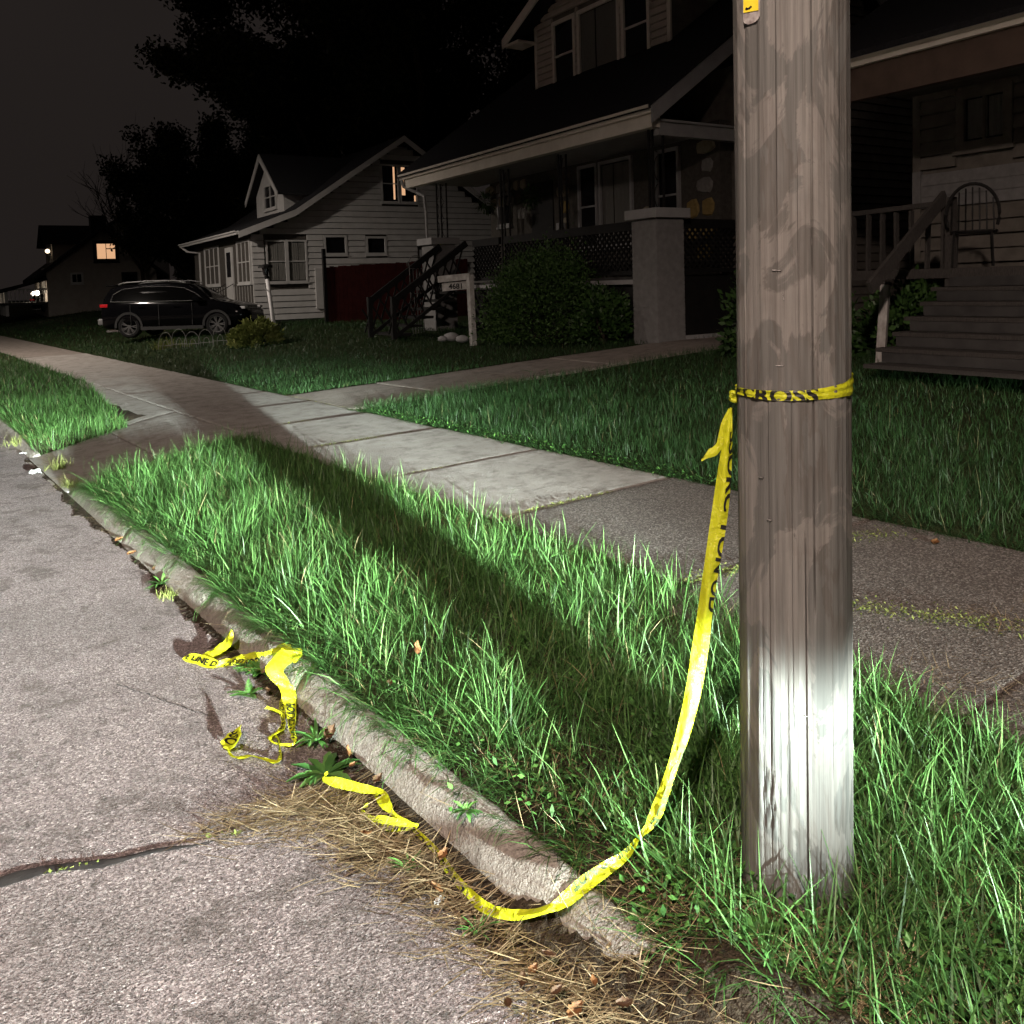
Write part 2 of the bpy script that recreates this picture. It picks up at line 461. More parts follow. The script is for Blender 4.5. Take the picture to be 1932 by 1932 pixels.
def poly_slab(name, poly, zf, mat, parent, th=.10, n=14, edge=.008):
    """a cast slab over a 4-corner outline, eased edges, gently uneven top"""
    (a, b, c, d) = [Vector((*p, 0)) for p in poly]; P = []
    fr = [0, .004, .015] + list(np.linspace(.05, .95, n)) + [.985, .996, 1]
    for i in fr:
        row = []
        for j in fr:
            p = (a * (1 - i) + b * i) * (1 - j) + (d * (1 - i) + c * i) * j
            e = min(i, 1 - i, j, 1 - j)
            row.append((p.x + .004 * math.sin(p.y * 17), p.y + .004 * math.sin(p.x * 19), zf(p.x, p.y) - (edge if e == 0 else edge * .35 if e < .01 else 0)))
        P.append(row)
    mb = MB(); mb.grid(P)
    rim = [r[0] for r in P] + P[-1][1:] + [r[-1] for r in P[::-1]][1:] + P[0][::-1][1:-1]
    m = len(rim)
    mb.add(rim + [(x, y, z - th) for x, y, z in rim], [(k, (k + 1) % m, m + (k + 1) % m, m + k) for k in range(m)])
    return mb.build(name, mat, parent, True)

sidewalk = empty('sidewalk', (0, 0, 0), kind='structure')
J = [-8.5, -6.8, -5.1, -3.4, -1.75, -.1, 1.45, 2.98, 4.65, 6.30, 8.05, 9.72, 11.40, 13.05, 14.75, 16.4, 18.1, 19.8, 21.5, 23.2, 24.9, 26.6]
random.seed(3)
for a, b in zip(J[:-1], J[1:]):
    tilt, lift, tx = random.uniform(.003, .0055), random.uniform(-.001, .001), random.uniform(-.003, .003)
    rough = b <= 4.7
    x0 = 2.96 if b < 3.1 else T_W0
    sk = random.uniform(-.03, .03) if a > 5 else 0
    poly_slab('slab', [(x0, a + .010), (T_W1, a + .010 + 0), (T_W1, b - .010), (x0, b - .010)],
              lambda x, y, a=a, t=tilt, l=lift, tx=tx: .040 + .012 * (x - 3.3) + l + t * (y - a) + tx * (x - 4) + .002 * wob(x, y, 3),
              MAT['rough_slab'] if rough else MAT['slab'], sidewalk)
sheet('distant_sidewalk', [T_W0, 4.1, T_W1], [26.61, 30, 36, 45, 60, 90, 150], lambda x, y: x * 0 + .05, MAT['walk'])

# carriage walk: apron from the gutter up to the sidewalk and the path to the porch
apron = empty('driveway_apron', (0, 0, 0), kind='structure')
def apz(x, y): return -.115 + .155 * float(smooth(1.2, 3.25, x)) + .002 * wob(x, y, 4)
poly_slab('slab', [(1.31, 8.46), (2.30, 8.98), (2.30, 11.30), (1.31, 10.58)], apz, MAT['slab'], apron)
poly_slab('slab', [(2.32, 9.0), (3.28, 9.50), (3.28, 11.95), (2.32, 11.32)], apz, MAT['slab'], apron)
poly_slab('slab', [(2.58, 11.52), (3.28, 11.97), (3.28, 18.2), (3.18, 18.2)], apz, MAT['slab'], apron)
path = empty('front_walkway', (0, 0, 0), kind='structure')
def wz(x, y): return g1(x, y) + .010
wp = [(4.97, 10.30, 12.35), (6.25, 10.05, 11.95), (7.55, 9.80, 11.45), (8.9, 9.50, 11.00), (10.2, 9.15, 10.65), (11.9, 8.70, 10.25), (13.6, 8.3, 9.9)]
for (x0, a0, b0), (x1, a1, b1) in zip(wp[:-1], wp[1:]):
    dz = random.uniform(-.005, .005)
    poly_slab('slab', [(x0 + .01, a0), (x1 - .01, a1), (x1 - .01, b1), (x0 + .01, b0)], lambda x, y, dz=dz: wz(x, y) + dz, MAT['walk'], path)

# soil of the two grass strips between kerb and sidewalk
def verge_z(x, y): return G(x, y) - .012 + .010 * wob(x, y, 5)
FAR_X = lambda y: np.interp(y, [11.4, 13.0, 18.0], [2.52, 2.72, 3.30])
def strip(y0a, y0b, y1a, y1b, n):
    """strip whose ends slant: y at the kerb side (a) and at the sidewalk side (b)"""
    xs = np.linspace(T_CURB + .13, T_W0 - .005, 24); P = []
    for x in xs:
        f = (x - xs[0]) / (xs[-1] - xs[0])
        P.append([(x, y, float(verge_z(x, y)) - .05 * max(0, 1 - abs(y - (y1a + (y1b - y1a) * f)) / .15)) for y in np.linspace(y0a + (y0b - y0a) * f, y1a + (y1b - y1a) * f, n)])
    for row in P:
        for e in (0, -1): row[e] = (row[e][0], row[e][1] + (-.03 if e == 0 else .03), row[e][2] - .14)
    mb = MB(); mb.grid(P); o = mb.build('verge', MAT['soil'], None, True); setp(o, kind='structure'); return o
strip(-8, -8, 8.42, 9.42, 180)
strip(10.62, 11.80, 80, 80, 150)
# packed dirt spilling over the kerb beside the pole
def mound(x, y):
    x = np.asarray(x, float); y = np.asarray(y, float)
    z = -.122 + .13 * smooth(1.20, 1.58, x) + .045 * smooth(1.50, 1.12, y) * smooth(1.2, 1.36, x) * smooth(1.66, 1.42, x) - .02 * smooth(1.55, 1.7, x)
    return z + .030 * (1 + .5 * np.sin(x * 14 + y * 5)) * smooth(1.62, 1.45, x) * smooth(1.95, 1.2, y) * smooth(1.2, 1.32, x)
mb = MB(); P = []
for i in range(61):
    row = []
    for j in range(91):
        x = 1.20 + .75 * i / 60 + random.uniform(-.004, .004); y = .2 + 1.75 * j / 90 + random.uniform(-.006, .006)
        e = min(i, 60 - i, j, 90 - j) / 9
        row.append((x, y, float(mound(x, y)) - .03 * (1 - min(1, e)) + random.uniform(-.006, .007)))
    P.append(row)
mb.grid(P); setp(mb.build('dirt', MAT['mouldy'], None, True), kind='structure')

# dark leaf mould washed along the gutter, ragged towards the road
mb = MB(); P = []
for i in range(1100):
    y = -1.5 + 12.0 * i / 1099
    wd = .035 + .05 * max(0, math.sin(y * 1.7 + 1)) + .02 * math.sin(y * 11) + .26 * math.exp(-((y - 2.35) / .42) ** 2) + .20 * math.exp(-((y - 1.2) / .6) ** 2) + .05 * math.exp(-((y - 5.2) / .3) ** 2)
    wd = max(.012, wd * (.8 + .25 * math.sin(y * 37) * math.sin(y * 61 + 1) + random.uniform(-.28, .28))); row = []
    for j in range(7):
        f = j / 6; x = T_CURB + .012 - wd * f
        row.append((x, y, -.12 + .016 * max(0, T_CURB - x) + .003 + .010 * (1 - f) ** 1.5 + (random.uniform(-.002, .003) if 0 < j < 6 else 0) - (.008 if j == 6 else 0)))
    P.append(row)
mb.grid(P); setp(mb.build('gutter_dirt', MAT['soil'], None, True), kind='structure')

# ------------------------------------------------------------------ grass
POLE = (1.88, 1.35)
def blades(base, h, w, az, lean, curl, seg=3, twist=None):
    """flat tapering blades: base (n,3), lean = tip offset / length, curl bends the upper part"""
    n = len(base); L = seg
    d = np.stack([np.cos(az), np.sin(az), np.zeros(n)], 1)
    sd = az + math.pi / 2 + (RNG.normal(0, .5, n) if twist is None else twist)
    s = np.stack([np.cos(sd), np.sin(sd), np.zeros(n)], 1)
    V = np.zeros((n, 2 * L + 1, 3))
    ang = np.arctan(lean); p = base.copy()
    for k in range(L + 1):
        ww = w * (1 - (k / L) ** 1.7) * (.75 if k == 0 else 1)
        if k < L:
            V[:, 2 * k] = p - s * ww[:, None] / 2; V[:, 2 * k + 1] = p + s * ww[:, None] / 2
            a = ang + curl * (k + .5) / L
            p = p + d * (np.sin(a) * h / L)[:, None]; p[:, 2] += np.cos(a) * h / L
        else: V[:, 2 * L] = p
    T = []
    for k in range(L - 1): T += [(2 * k, 2 * k + 1, 2 * k + 3), (2 * k, 2 * k + 3, 2 * k + 2)]
    T.append((2 * L - 2, 2 * L - 1, 2 * L))
    T = np.array(T); m = 2 * L + 1
    TT = (np.arange(n) * m)[:, None, None] + T[None]
    return V.reshape(-1, 3), TT.reshape(-1, 3), m
class Blades:
    def __init__(s): s.V, s.T, s.A, s.k = [], [], [], 0
    def add(s, base, h, w, az, lean, curl, seg=3, rnd=None):
        if len(base) == 0: return
        V, T, m = blades(base, h, w, az, lean, curl, seg)
        s.V.append(V); s.T.append(T + s.k); s.k += len(V)
        s.A.append(np.repeat(RNG.random(len(base)) if rnd is None else rnd, m))
    def build(s, name, mat, label=None, cat=None, kind='stuff', parent=None):
        o = tri_mesh(name, np.concatenate(s.V), np.concatenate(s.T), mat, parent, np.concatenate(s.A))
        return setp(o, label, cat, kind=kind)
def nz2(x, y, f=1.0):
    return (np.sin(x * 3.1 * f + 1.1) + np.sin(y * 2.7 * f + .3) + np.sin((x + y) * 4.3 * f) + np.sin((x * 1.7 - y * 2.3) * f * 2 + 2)) / 4

# near strip: long uncut blades in tussocks
def verge_grass():
    B = Blades()
    # tussock centres
    n = 6800
    cx = RNG.uniform(1.43, 3.32, n); cy = RNG.uniform(-1.2, 9.35, n)
    end = 8.42 + (cx - 1.5) / 1.8 * .95
    lim = np.interp(cy, [1.2, 2.0, 3.0, 4.4], [2.85, 2.95, 3.22, 3.32])
    thin = (cx < 1.95) & (cy < 2.35) & (cy > .2)                    # trodden, clover-grown patch in front of the pole
    keep = (cy < end) & (cx < lim) & ~((np.hypot(cx - POLE[0], cy - POLE[1]) < .17)) & (RNG.random(n) < np.where(thin, .62, 1)) & ~((cx < 1.44) & (cy < 1.7))
    cx, cy, thin = cx[keep], cy[keep], thin[keep]; m = len(cx)
    per = RNG.integers(14, 28, m)
    idx = np.repeat(np.arange(m), per); N = len(idx)
    a0 = RNG.uniform(0, 2 * math.pi, m)
    r = np.abs(RNG.normal(0, .040, N)); th = RNG.uniform(0, 2 * math.pi, N)
    x = cx[idx] + r * np.cos(th); y = cy[idx] + r * np.sin(th)
    x = np.clip(x, 1.43, 3.34)
    hcl = .125 + .045 * nz2(cx, cy, 1.3) + RNG.normal(0, .03, m)
    hcl = np.where(thin, .10, hcl) * np.where((cy < .9), .72, 1)
    hcl = hcl * (1 - .40 * smooth(2.3, 3.2, cx))
    h = np.clip(hcl[idx] * RNG.uniform(.5, 1.8, N), .04, .36)
    az = np.where(RNG.random(N) < .55, th, a0[idx] + RNG.normal(0, .5, N))
    # blades at both rims lean outwards, over the kerb and over the sidewalk
    rim0 = x < 1.60; rim1 = x > 3.12
    az = np.where(rim0 & (RNG.random(N) < .75), math.pi + RNG.normal(0, .7, N), az)
    az = np.where(rim1 & (RNG.random(N) < .6), RNG.normal(0, .8, N), az)
    lean = np.abs(RNG.normal(.62, .60, N)) + np.where(rim0 | rim1, .45, 0)
    curl = np.abs(RNG.normal(.95, .65, N)) + np.where(rim0 | rim1, .45, 0)
    z = np.where((x < 1.70) & (y < 1.9), np.maximum(mound(x, y), G(x, y)), G(x, y)) - .015
    w = RNG.uniform(.0016, .0038, N) * (.75 + .7 * h / .2)
    B.add(np.stack([x, y, z], 1), h, w, az, lean, curl, 3, np.clip(RNG.normal(.46, .24, N) + .16 * nz2(x, y, 2), 0, 1))
    # thin undergrowth
    N = 34000
    x = RNG.uniform(1.45, 3.32, N); y = RNG.uniform(-1.2, 9.3, N)
    k = (x < np.interp(y, [1.2, 2.0, 3.0, 4.4], [2.9, 2.98, 3.25, 3.33])) & (y < 8.4 + (x - 1.5) / 1.8 * .95) & (np.hypot(x - POLE[0], y - POLE[1]) > .16) & ~((x < 1.60) & (y < 1.7) & (RNG.random(N) < .85))
    x, y = x[k], y[k]; N = len(x)
    B.add(np.stack([x, y, np.where((x < 1.70) & (y < 1.9), np.maximum(mound(x, y), G(x, y)), G(x, y)) - .012], 1), RNG.uniform(.03, .11, N), RNG.uniform(.002, .0042, N), RNG.uniform(0, 6.28, N), np.abs(RNG.normal(.5, .4, N)), RNG.uniform(0, 1.2, N), 3, RNG.random(N) ** 1.3)
    # long seed-less stalks that stick out
    N = 1000
    x = RNG.uniform(1.55, 3.20, N); y = RNG.uniform(.3, 8.9, N); k = (x < np.interp(y, [1.2, 2.0, 3.0, 4.4], [2.85, 2.95, 3.2, 3.3])) & (np.hypot(x - POLE[0], y - POLE[1]) > .17) & ~((x < 1.8) & (y < 1.9))
    x, y = x[k], y[k]; N = len(x)
    B.add(np.stack([x, y, G(x, y)], 1), RNG.uniform(.16, .30, N), RNG.uniform(.003, .0055, N), RNG.uniform(0, 6.28, N), np.abs(RNG.normal(.3, .25, N)), RNG.uniform(.1, .9, N), 4, RNG.uniform(.45, .93, N))
    # taller blades along the sidewalk side; the low beam throws their shadows over the slabs
    N = 520
    x = RNG.uniform(2.75, 3.28, N); y = RNG.uniform(2.6, 9.0, N)
    B.add(np.stack([x, y, G(x, y)], 1), RNG.uniform(.14, .30, N), RNG.uniform(.004, .007, N), RNG.uniform(0, 6.28, N), np.abs(RNG.normal(.25, .2, N)), RNG.uniform(.1, .7, N), 4, RNG.uniform(.3, .93, N))
    # big blades crowding the foot of the pole, right of it
    N = 4200
    x = RNG.uniform(1.55, 2.85, N); y = RNG.uniform(.35, 1.8, N); k = np.hypot(x - POLE[0], y - POLE[1]) > .155
    x, y = x[k], y[k]; N = len(x)
    B.add(np.stack([x, y, G(x, y) - .01], 1), RNG.uniform(.10, .27, N), RNG.uniform(.0035, .0075, N), RNG.uniform(0, 6.28, N), np.abs(RNG.normal(.5, .35, N)), RNG.uniform(.1, 1.1, N), 4, np.clip(RNG.normal(.5, .2, N), 0, .93))
    B.build('verge_grass', MAT['grass'], 'long uncut bright green grass between kerb and sidewalk', 'grass')
verge_grass()

def far_verge_grass():
    B = Blades()
    for (y0, y1, N, hw) in ((10.6, 16, 15000, 1.0), (16, 26, 9000, 1.6), (26, 60, 7000, 3.0)):
        x = RNG.uniform(1.42, 3.32, N); y = RNG.uniform(y0, y1, N)
        k = (y > 10.62 + (x - 1.5) / 1.8 * 1.15) & (x < FAR_X(y))
        x, y = x[k], y[k]; n = len(x)
        h = RNG.uniform(.07, .20, n) * (1 + .3 * nz2(x, y))
        az = np.where(x < 1.6, math.pi + RNG.normal(0, .7, n), RNG.uniform(0, 6.28, n))
        B.add(np.stack([x, y, G(x, y) - .012], 1), h, RNG.uniform(.004, .007, n) * hw, az, np.abs(RNG.normal(.4, .3, n)), RNG.uniform(.1, 1.1, n), 3, np.clip(RNG.normal(.5, .2, n), 0, 1))
    B.build('verge_grass', MAT['grass'], 'grass strip beyond the driveway apron on the left', 'grass')
far_verge_grass()

def lawn():
    B = Blades()
    def path_x(x):  # walkway edges at x
        return np.interp(x, [p[0] for p in wp], [p[1] for p in wp]), np.interp(x, [p[0] for p in wp], [p[2] for p in wp])
    for (x0, x1, y0, y1, dens, hs, ws, seg) in ((4.9, 7.2, -1, 10.2, 1900, .115, 1.0, 3), (7.2, 11.2, -1, 10.2, 800, .09, 1.4, 3), (4.95, 7.5, 10.2, 18, 900, .09, 1.3, 3), (7.5, 13, 10.2, 18, 450, .08, 1.8, 3),
                                       (4.95, 13.5, 18, 30, 220, .09, 2.6, 2), (4.95, 16, 30, 60, 50, .10, 5, 2)):
        N = int((x1 - x0) * (y1 - y0) * dens)
        x = RNG.uniform(x0, x1, N); y = RNG.uniform(y0, y1, N)
        a, b = path_x(x)
        k = ~((y > a - .02) & (y < b + .02) & (x > 4.9))
        x, y, a, b = x[k], y[k], a[k], b[k]; n = len(x)
        edge = (x < 5.12)
        pe = (np.abs(y - a) < .15) | (np.abs(y - b) < .15)
        h = hs * RNG.uniform(.5, 1.35, n) * (1 + .35 * nz2(x, y, 1.1)) + np.where(edge, .07, 0) * RNG.random(n) + np.where(pe, .05, 0) * RNG.random(n)
        az = np.where(edge & (RNG.random(n) < .7), math.pi + RNG.normal(0, .7, n), RNG.uniform(0, 6.28, n))
        lean = np.abs(RNG.normal(.4, .35, n)) + np.where(edge, .5, 0)
        B.add(np.stack([x, y, G(x, y) - .01], 1), h, RNG.uniform(.0032, .0058, n) * ws, az, lean, RNG.uniform(0, 1.1, n) + np.where(edge, .4, 0), seg, np.clip(RNG.normal(.5, .2, n) + .12 * nz2(x, y, 2.1), 0, .995))
    # a few bleached seed stalks
    N = 60
    x = RNG.uniform(5.2, 9, N); y = RNG.uniform(2, 9.3, N)
    B.add(np.stack([x, y, G(x, y)], 1), RNG.uniform(.2, .34, N), np.full(N, .004), RNG.uniform(0, 6.28, N), np.abs(RNG.normal(.2, .15, N)), RNG.uniform(0, .6, N), 3, np.full(N, .985))
    B.build('lawn_grass', MAT['lawn'], 'dark mown grass of the front lawns', 'grass')
lawn()

# dry straw swept into the gutter, and thatch on the bare dirt
def straw():
    B = Blades()
    spots = [(1.02, 2.64, .10, .06, 480), (1.14, 2.45, .07, .16, 900), (1.20, 2.10, .05, .18, 520), (.86, 2.73, .08, .022, 110), (1.21, 1.75, .06, .2, 420), (1.22, 1.50, .07, .16, 480),
             (1.28, 1.25, .09, .14, 450), (1.34, 1.40, .05, .12, 300), (1.36, 5.15, .05, .10, 90), (1.40, 9.75, .07, .2, 160), (1.36, 8.70, .05, .12, 140), (1.45, 10.9, .06, .3, 260), (1.45, 13.0, .06, .9, 300), (1.38, 6.8, .03, .4, 80), (1.36, 4.1, .03, .3, 60)]
    for cx, cy, sxx, syy, n in spots:
        x = RNG.normal(cx, sxx, n); y = RNG.normal(cy, syy, n); k = x < (1.40 if cy > 1.6 else 1.5) if cy < 8 else x < 1.7
        x, y = x[k], y[k]; n = len(x)
        g = np.where(x < T_CURB, -.12 + .016 * (T_CURB - x), -.11 + (x - T_CURB) * .8) + np.where((y < 1.65) & (x > 1.2), .04 * smooth(1.65, 1.4, y) * smooth(1.2, 1.34, x), 0)
        pile = .05 * np.exp(-((x - cx) / sxx) ** 2 - ((y - cy) / syy) ** 2)
        flow = RNG.normal(-.35, .6, n) + np.where(RNG.random(n) < .5, math.pi, 0)
        B.add(np.stack([x, y, g + .006 + pile * RNG.random(n)], 1), RNG.uniform(.04, .16, n), RNG.uniform(.0020, .0044, n), flow, RNG.uniform(4, 14, n), RNG.uniform(-.25, .3, n), 3, RNG.random(n))
    B.build('dry_straw', MAT['straw'], 'dry straw coloured clippings heaped in the gutter', 'straw')
    B = Blades()
    for cx, cy, sxx, syy, n in [(1.58, 1.30, .12, .25, 1100), (1.66, 1.0, .1, .2, 500), (1.9, .95, .2, .2, 500), (1.66, 2.0, .1, .25, 320), (2.1, .75, .3, .2, 600), (3.32, 4.55, .05, .06, 140), (3.05, 4.7, .12, .08, 120), (3.85, 1.75, .08, .12, 160), (4.1, 1.35, .1, .15, 150), (2.6, .85, .3, .2, 300), (3.2, 1.5, .15, .15, 160)]:
        x = RNG.normal(cx, sxx, n); y = RNG.normal(cy, syy, n)
        B.add(np.stack([x, y, np.maximum(G(x, y), np.where(x > 2.96, .045, -1)) + .01], 1), RNG.uniform(.03, .13, n), RNG.uniform(.0015, .0032, n), RNG.uniform(0, 6.28, n), RNG.uniform(1.2, 9, n), RNG.uniform(-.3, .5, n), 3, RNG.random(n))
    B.build('dead_grass', MAT['straw'], 'dead tan thatch lying on the bare soil and slabs', 'straw')
straw()

# low clover and moss: small leaves in the joints and in the worn patch
def small_leaves(name, spots, mat, label, cat, size):
    V = []; T = []; A = []; k = 0
    for (x0, y0, x1, y1, wd, n, zo) in spots:
        f = RNG.random(n)
        x = x0 + (x1 - x0) * f + RNG.normal(0, wd, n); y = y0 + (y1 - y0) * f + RNG.normal(0, wd, n)
        z = np.maximum(G(x, y), np.where((x > 2.96) & (x < 5), .045, -1)) + zo * RNG.random(n) + .004
        a = RNG.uniform(0, 6.28, n); s = RNG.uniform(.5, 1.3, n) * size; ti = RNG.normal(0, .45, n)
        for i in range(n):
            d = np.array([math.cos(a[i]), math.sin(a[i]), ti[i]]); e = np.array([-math.sin(a[i]), math.cos(a[i]), RNG.normal(0, .3)])
            c = np.array([x[i], y[i], z[i]])
            V += [c - d * s[i], c + e * s[i] * .55 + d * s[i] * .1, c + d * s[i], c - e * s[i] * .55 + d * s[i] * .1]
            T += [(k, k + 1, k + 2), (k, k + 2, k + 3)]; A += [RNG.random()] * 4; k += 4
    o = tri_mesh(name, np.array(V), np.array(T), mat, None, np.array(A)); setp(o, label, cat, kind='stuff')
small_leaves('joint_moss', [(3.5, 4.65, 4.3, 4.65, .018, 330, .015), (3.35, 8.05, 4.9, 8.05, .012, 300, .012), (3.4, 6.3, 4.9, 6.3, .008, 120, .008), (3.3, 9.72, 4.9, 9.72, .015, 160, .012), (3.25, 3.0, 3.7, 2.9, .035, 420, .03),
                            (4.35, 2.9, 4.75, 2.72, .06, 520, .03), (3.55, 2.3, 3.8, 1.75, .045, 700, .04), (3.8, 1.75, 4.0, 1.4, .05, 200, .03), (4.96, 12.4, 4.96, 10.3, .03, 160, .02), (.34, 2.82, .46, 2.785, .006, 16, .008), (.76, 2.70, .86, 2.66, .008, 24, .010)],
             MAT['moss'], 'yellow green moss growing in the pavement joints', 'moss', .007)
small_leaves('clover', [(1.62, 2.3, 1.75, 1.1, .09, 700, .05), (1.75, .95, 2.15, .75, .10, 700, .06), (1.9, 1.75, 2.3, 2.1, .12, 380, .06), (5.0, 4.2, 5.05, 9.8, .06, 1300, .06), (1.56, 4.2, 1.66, 2.4, .05, 260, .04), (2.2, 2.6, 2.9, 4.2, .2, 420, .07), (1.58, 1.4, 1.66, .6, .06, 300, .03), (1.50, 1.55, 1.60, 1.0, .05, 260, .05)],
             MAT['weed'], 'small clover leaves creeping over bare soil and lawn edge', 'clover', .012)
# ------------------------------------------------------------------ utility pole
def M_pole():
    q = NT('weathered_pole_wood')
    v = q.obj((1, 1, 1))
    gr = q.obj((26, 26, .9)); gr2 = q.obj((90, 90, 2.2)); st = q.obj((8, 8, 1.7), loc=(3.1, 1.7, .35)); st2 = q.obj((5, 5, 2.6), loc=(.2, 5.1, 2.2))
    grain = q.noise(gr, 1.0, 5, .6, .3)
    fine = q.noise(gr2, 1.0, 5, .65)
    base = q.ramp(grain, [(.25, (.088, .087, .080)), (.5, (.103, .102, .095)), (.75, (.118, .117, .110))])
    s1 = q.noise(st, 1.0, 7, .58, .8)
    stain = q.ramp(s1, [(.50, 0), (.52, 1), (.58, .45), (.66, 0)], 'LINEAR')
    c = q.mix(q.math('MULTIPLY', stain, .42), base, (.060, .047, .038))
    s2 = q.noise(st2, 1.0, 8, .62, 1.2)
    c = q.mix(q.ramp(s2, [(.52, 0), (.545, .55), (.72, .25)]), c, (.19, .178, .163))
    c = q.mix(.45, c, q.ramp(fine, [(.3, .12), (.7, .62)]), 'OVERLAY')
    vk = q.n('ShaderNodeTexVoronoi'); vk.inputs['Scale'].default_value = 1; q.t.links.new(q.obj((4.6, 4.6, 2.6), loc=(.37, .1, .4)), vk.inputs['Vector'])
    kn = q.ramp(vk.outputs['Distance'], [(.05, 1), (.10, .25), (.16, .6), (.20, 0)])
    c = q.mix(q.math('MULTIPLY', kn, .5), c, (.07, .053, .04))
    hair = q.noise(q.obj((240, 240, 2.5)), 1.0, 2, .6)
    c = q.mix(q.ramp(hair, [(.58, 0), (.70, .42)]), c, (.045, .038, .032))
    b = q.bump(fine, .55, .003); b = q.bump(hair, .5, .003, b); b = q.bump(grain, .25, .004, b)
    return q.fin(c, .78, .25, b)
MAT['pole'] = M_pole()
def pole():
    root = empty('utility_pole', (*POLE, -.02), label='thick weathered wooden utility pole with yellow tape tied round it', cat='pole')
    face = math.atan2(-POLE[1], -POLE[0])                              # towards the photographer
    # drying cracks: (angle, z0, z1, half width m, depth m)
    cr = []
    for dx, z0, z1, hw, dp in ((-.43, .10, 1.36, .0016, .010), (.34, .74, 2.7, .0030, .018), (.19, -.1, .98, .0022, .014), (-.03, .45, 1.35, .0009, .006), (-.80, 1.18, 2.7, .0024, .014),
                               (-.24, 1.55, 2.7, .0014, .009), (-.56, .05, .8, .0012, .008), (.62, .3, 1.25, .0009, .006), (.10, 1.3, 1.9, .0008, .005), (-.12, .2, .62, .0010, .006), (.80, .9, 1.8, .0008, .005)):
        cr.append((face + math.asin(dx), z0, z1, hw * 1.0, dp * 2.4, random.random() * 6))
    for k in range(7): cr.append((face + math.pi + (k - 3) * .42 + random.uniform(-.1, .1), random.uniform(0, 1), random.uniform(1.3, 2.7), .002, .012, random.random() * 6))
    cl = []
    for i in range(150): cl.append((face + 2 * math.pi * i / 150, None, 0))
    for k, c in enumerate(cr):
        for off in (-9, -4, -1.8, -1.15, -.95, -.3, .3, .95, 1.15, 1.8, 4, 9): cl.append((c[0] + off * c[3] / .145, k, off))
    def near(a):
        return min(abs((a - c[0] + math.pi) % (2 * math.pi) - math.pi) * .145 - 9.5 * c[3] for c in cr)
    cl = [q for q in cl if q[1] is not None or near(q[0]) > 0]
    cl.sort(key=lambda q: (q[0] - face) % (2 * math.pi))
    zs = list(np.linspace(-.15, 2.7, 230)) + [3.2, 4, 5, 6, 7, 8, 9, 9.2]
    n = len(cl); V = []
    for z in zs:
        rad = .1400 - .0022 * z
        cx, cy = .0032 * z * .80, -.0032 * z * .60
        for a, k, off in cl:
            w = .012 * math.sin(z * 2.1 + 1) + .006 * math.sin(z * 6.3)
            dr = .0016 * math.sin(a * 7 + z * 1.3) + .0011 * math.sin(a * 19 - z * 2.2) + .0007 * math.sin(a * 43 + z * .7)
            if k is not None:
                c = cr[k]; w += .010 * math.sin(z * 3.7 + c[5]) + .004 * math.sin(z * 17 + c[5] * 3)
                act = float(smooth(c[1], c[1] + .12, z) * (1 - smooth(c[2] - .12, c[2], z)))
                act *= .65 + .35 * math.sin(z * 9 + c[5])
                dr -= act * c[4] * (1 if abs(off) < .5 else .15 if abs(off) < 1 else 0)
            # splintered patch low on the left
            rel = (a - face + math.pi) % (2 * math.pi) - math.pi
            if -.62 < rel < -.30 and .20 < z < .36: dr -= .006 * max(0, math.sin(a * 90) * math.sin(z * 70 + a * 40))
            if z < .12: dr += .004 * (1 - z / .12) * math.sin(a * 5 + 1)
            V.append((cx + (rad + dr) * math.cos(a + w * .12), cy + (rad + dr) * math.sin(a + w * .12), z + .02))
    m = len(zs)
    i, j = np.meshgrid(np.arange(m - 1), np.arange(n), indexing='ij')
    T = np.stack([i * n + j, i * n + (j + 1) % n, (i + 1) * n + (j + 1) % n, (i + 1) * n + j], -1).reshape(-1, 4)
    tri_mesh('pole_shaft', np.array(V), T, MAT['pole'], root, smooth_=True)
    steel = mottled('dull_steel', (.16, .15, .145), (.32, .31, .30), 40, .45, .5, 90, .4, .002, metal=.8)
    def surf(px, py, out=0.0):
        """point on the shaft under a picture position, with its outward normal"""
        d = ray(px, py); o = Vector((0, 0, EYE)); best = None
        for it in range(4):
            z = o.z + (best or 2.2) * d.z
            cx, cy, rad = POLE[0] + .0032 * z * .80, POLE[1] - .0032 * z * .60, .1400 - .0022 * z
            A = d.x ** 2 + d.y ** 2; B_ = -2 * (d.x * cx + d.y * cy); C_ = cx * cx + cy * cy - rad * rad
            best = (-B_ - math.sqrt(max(0, B_ * B_ - 4 * A * C_))) / (2 * A)
        p = o + d * best; nn = Vector((p.x - cx, p.y - cy, 0)).normalized()
        return p + nn * out, nn
    # staples and nail stubs
    for px, py, L, ang in ((1471, 785 - 95, .016, 0), (1466, 510, .020, .1), (1478, 560, .012, 1.4), (1520, 1350, .006, 0), (1452, 980, .010, .2), (1500, 1010, .010, 1.2), (1437, 900, .012, 0)):
        p, nn = surf(px, py, .001); s = nn.cross(Vector((0, 0, 1)))
        dv = s * math.cos(ang) + Vector((0, 0, 1)) * math.sin(ang)
        mb = MB(); mb.tube([p - dv * L / 2 - nn * .004, p - dv * L / 2 + nn * .003, p + dv * L / 2 + nn * .003, p + dv * L / 2 - nn * .004], .0012, 6)
        o = mb.build('staple', steel, root); o.matrix_parent_inverse = Matrix.Translation((-POLE[0], -POLE[1], .02))
    # inspection tag
    p, nn = surf(1419, 15, .0015); s = nn.cross(Vector((0, 0, 1))) * -1; up = Vector((0, 0, 1))
    w = .0255; poly = []
    for an in range(0, 181, 15): poly.append(p + s * w * math.cos(R(an)) * (1 if an not in (0, 180) else 1) - up * (.018 + w * .75 * math.sin(R(an)) ** .7))
    poly += [p - s * w + up * .06, p + s * w + up * .06]
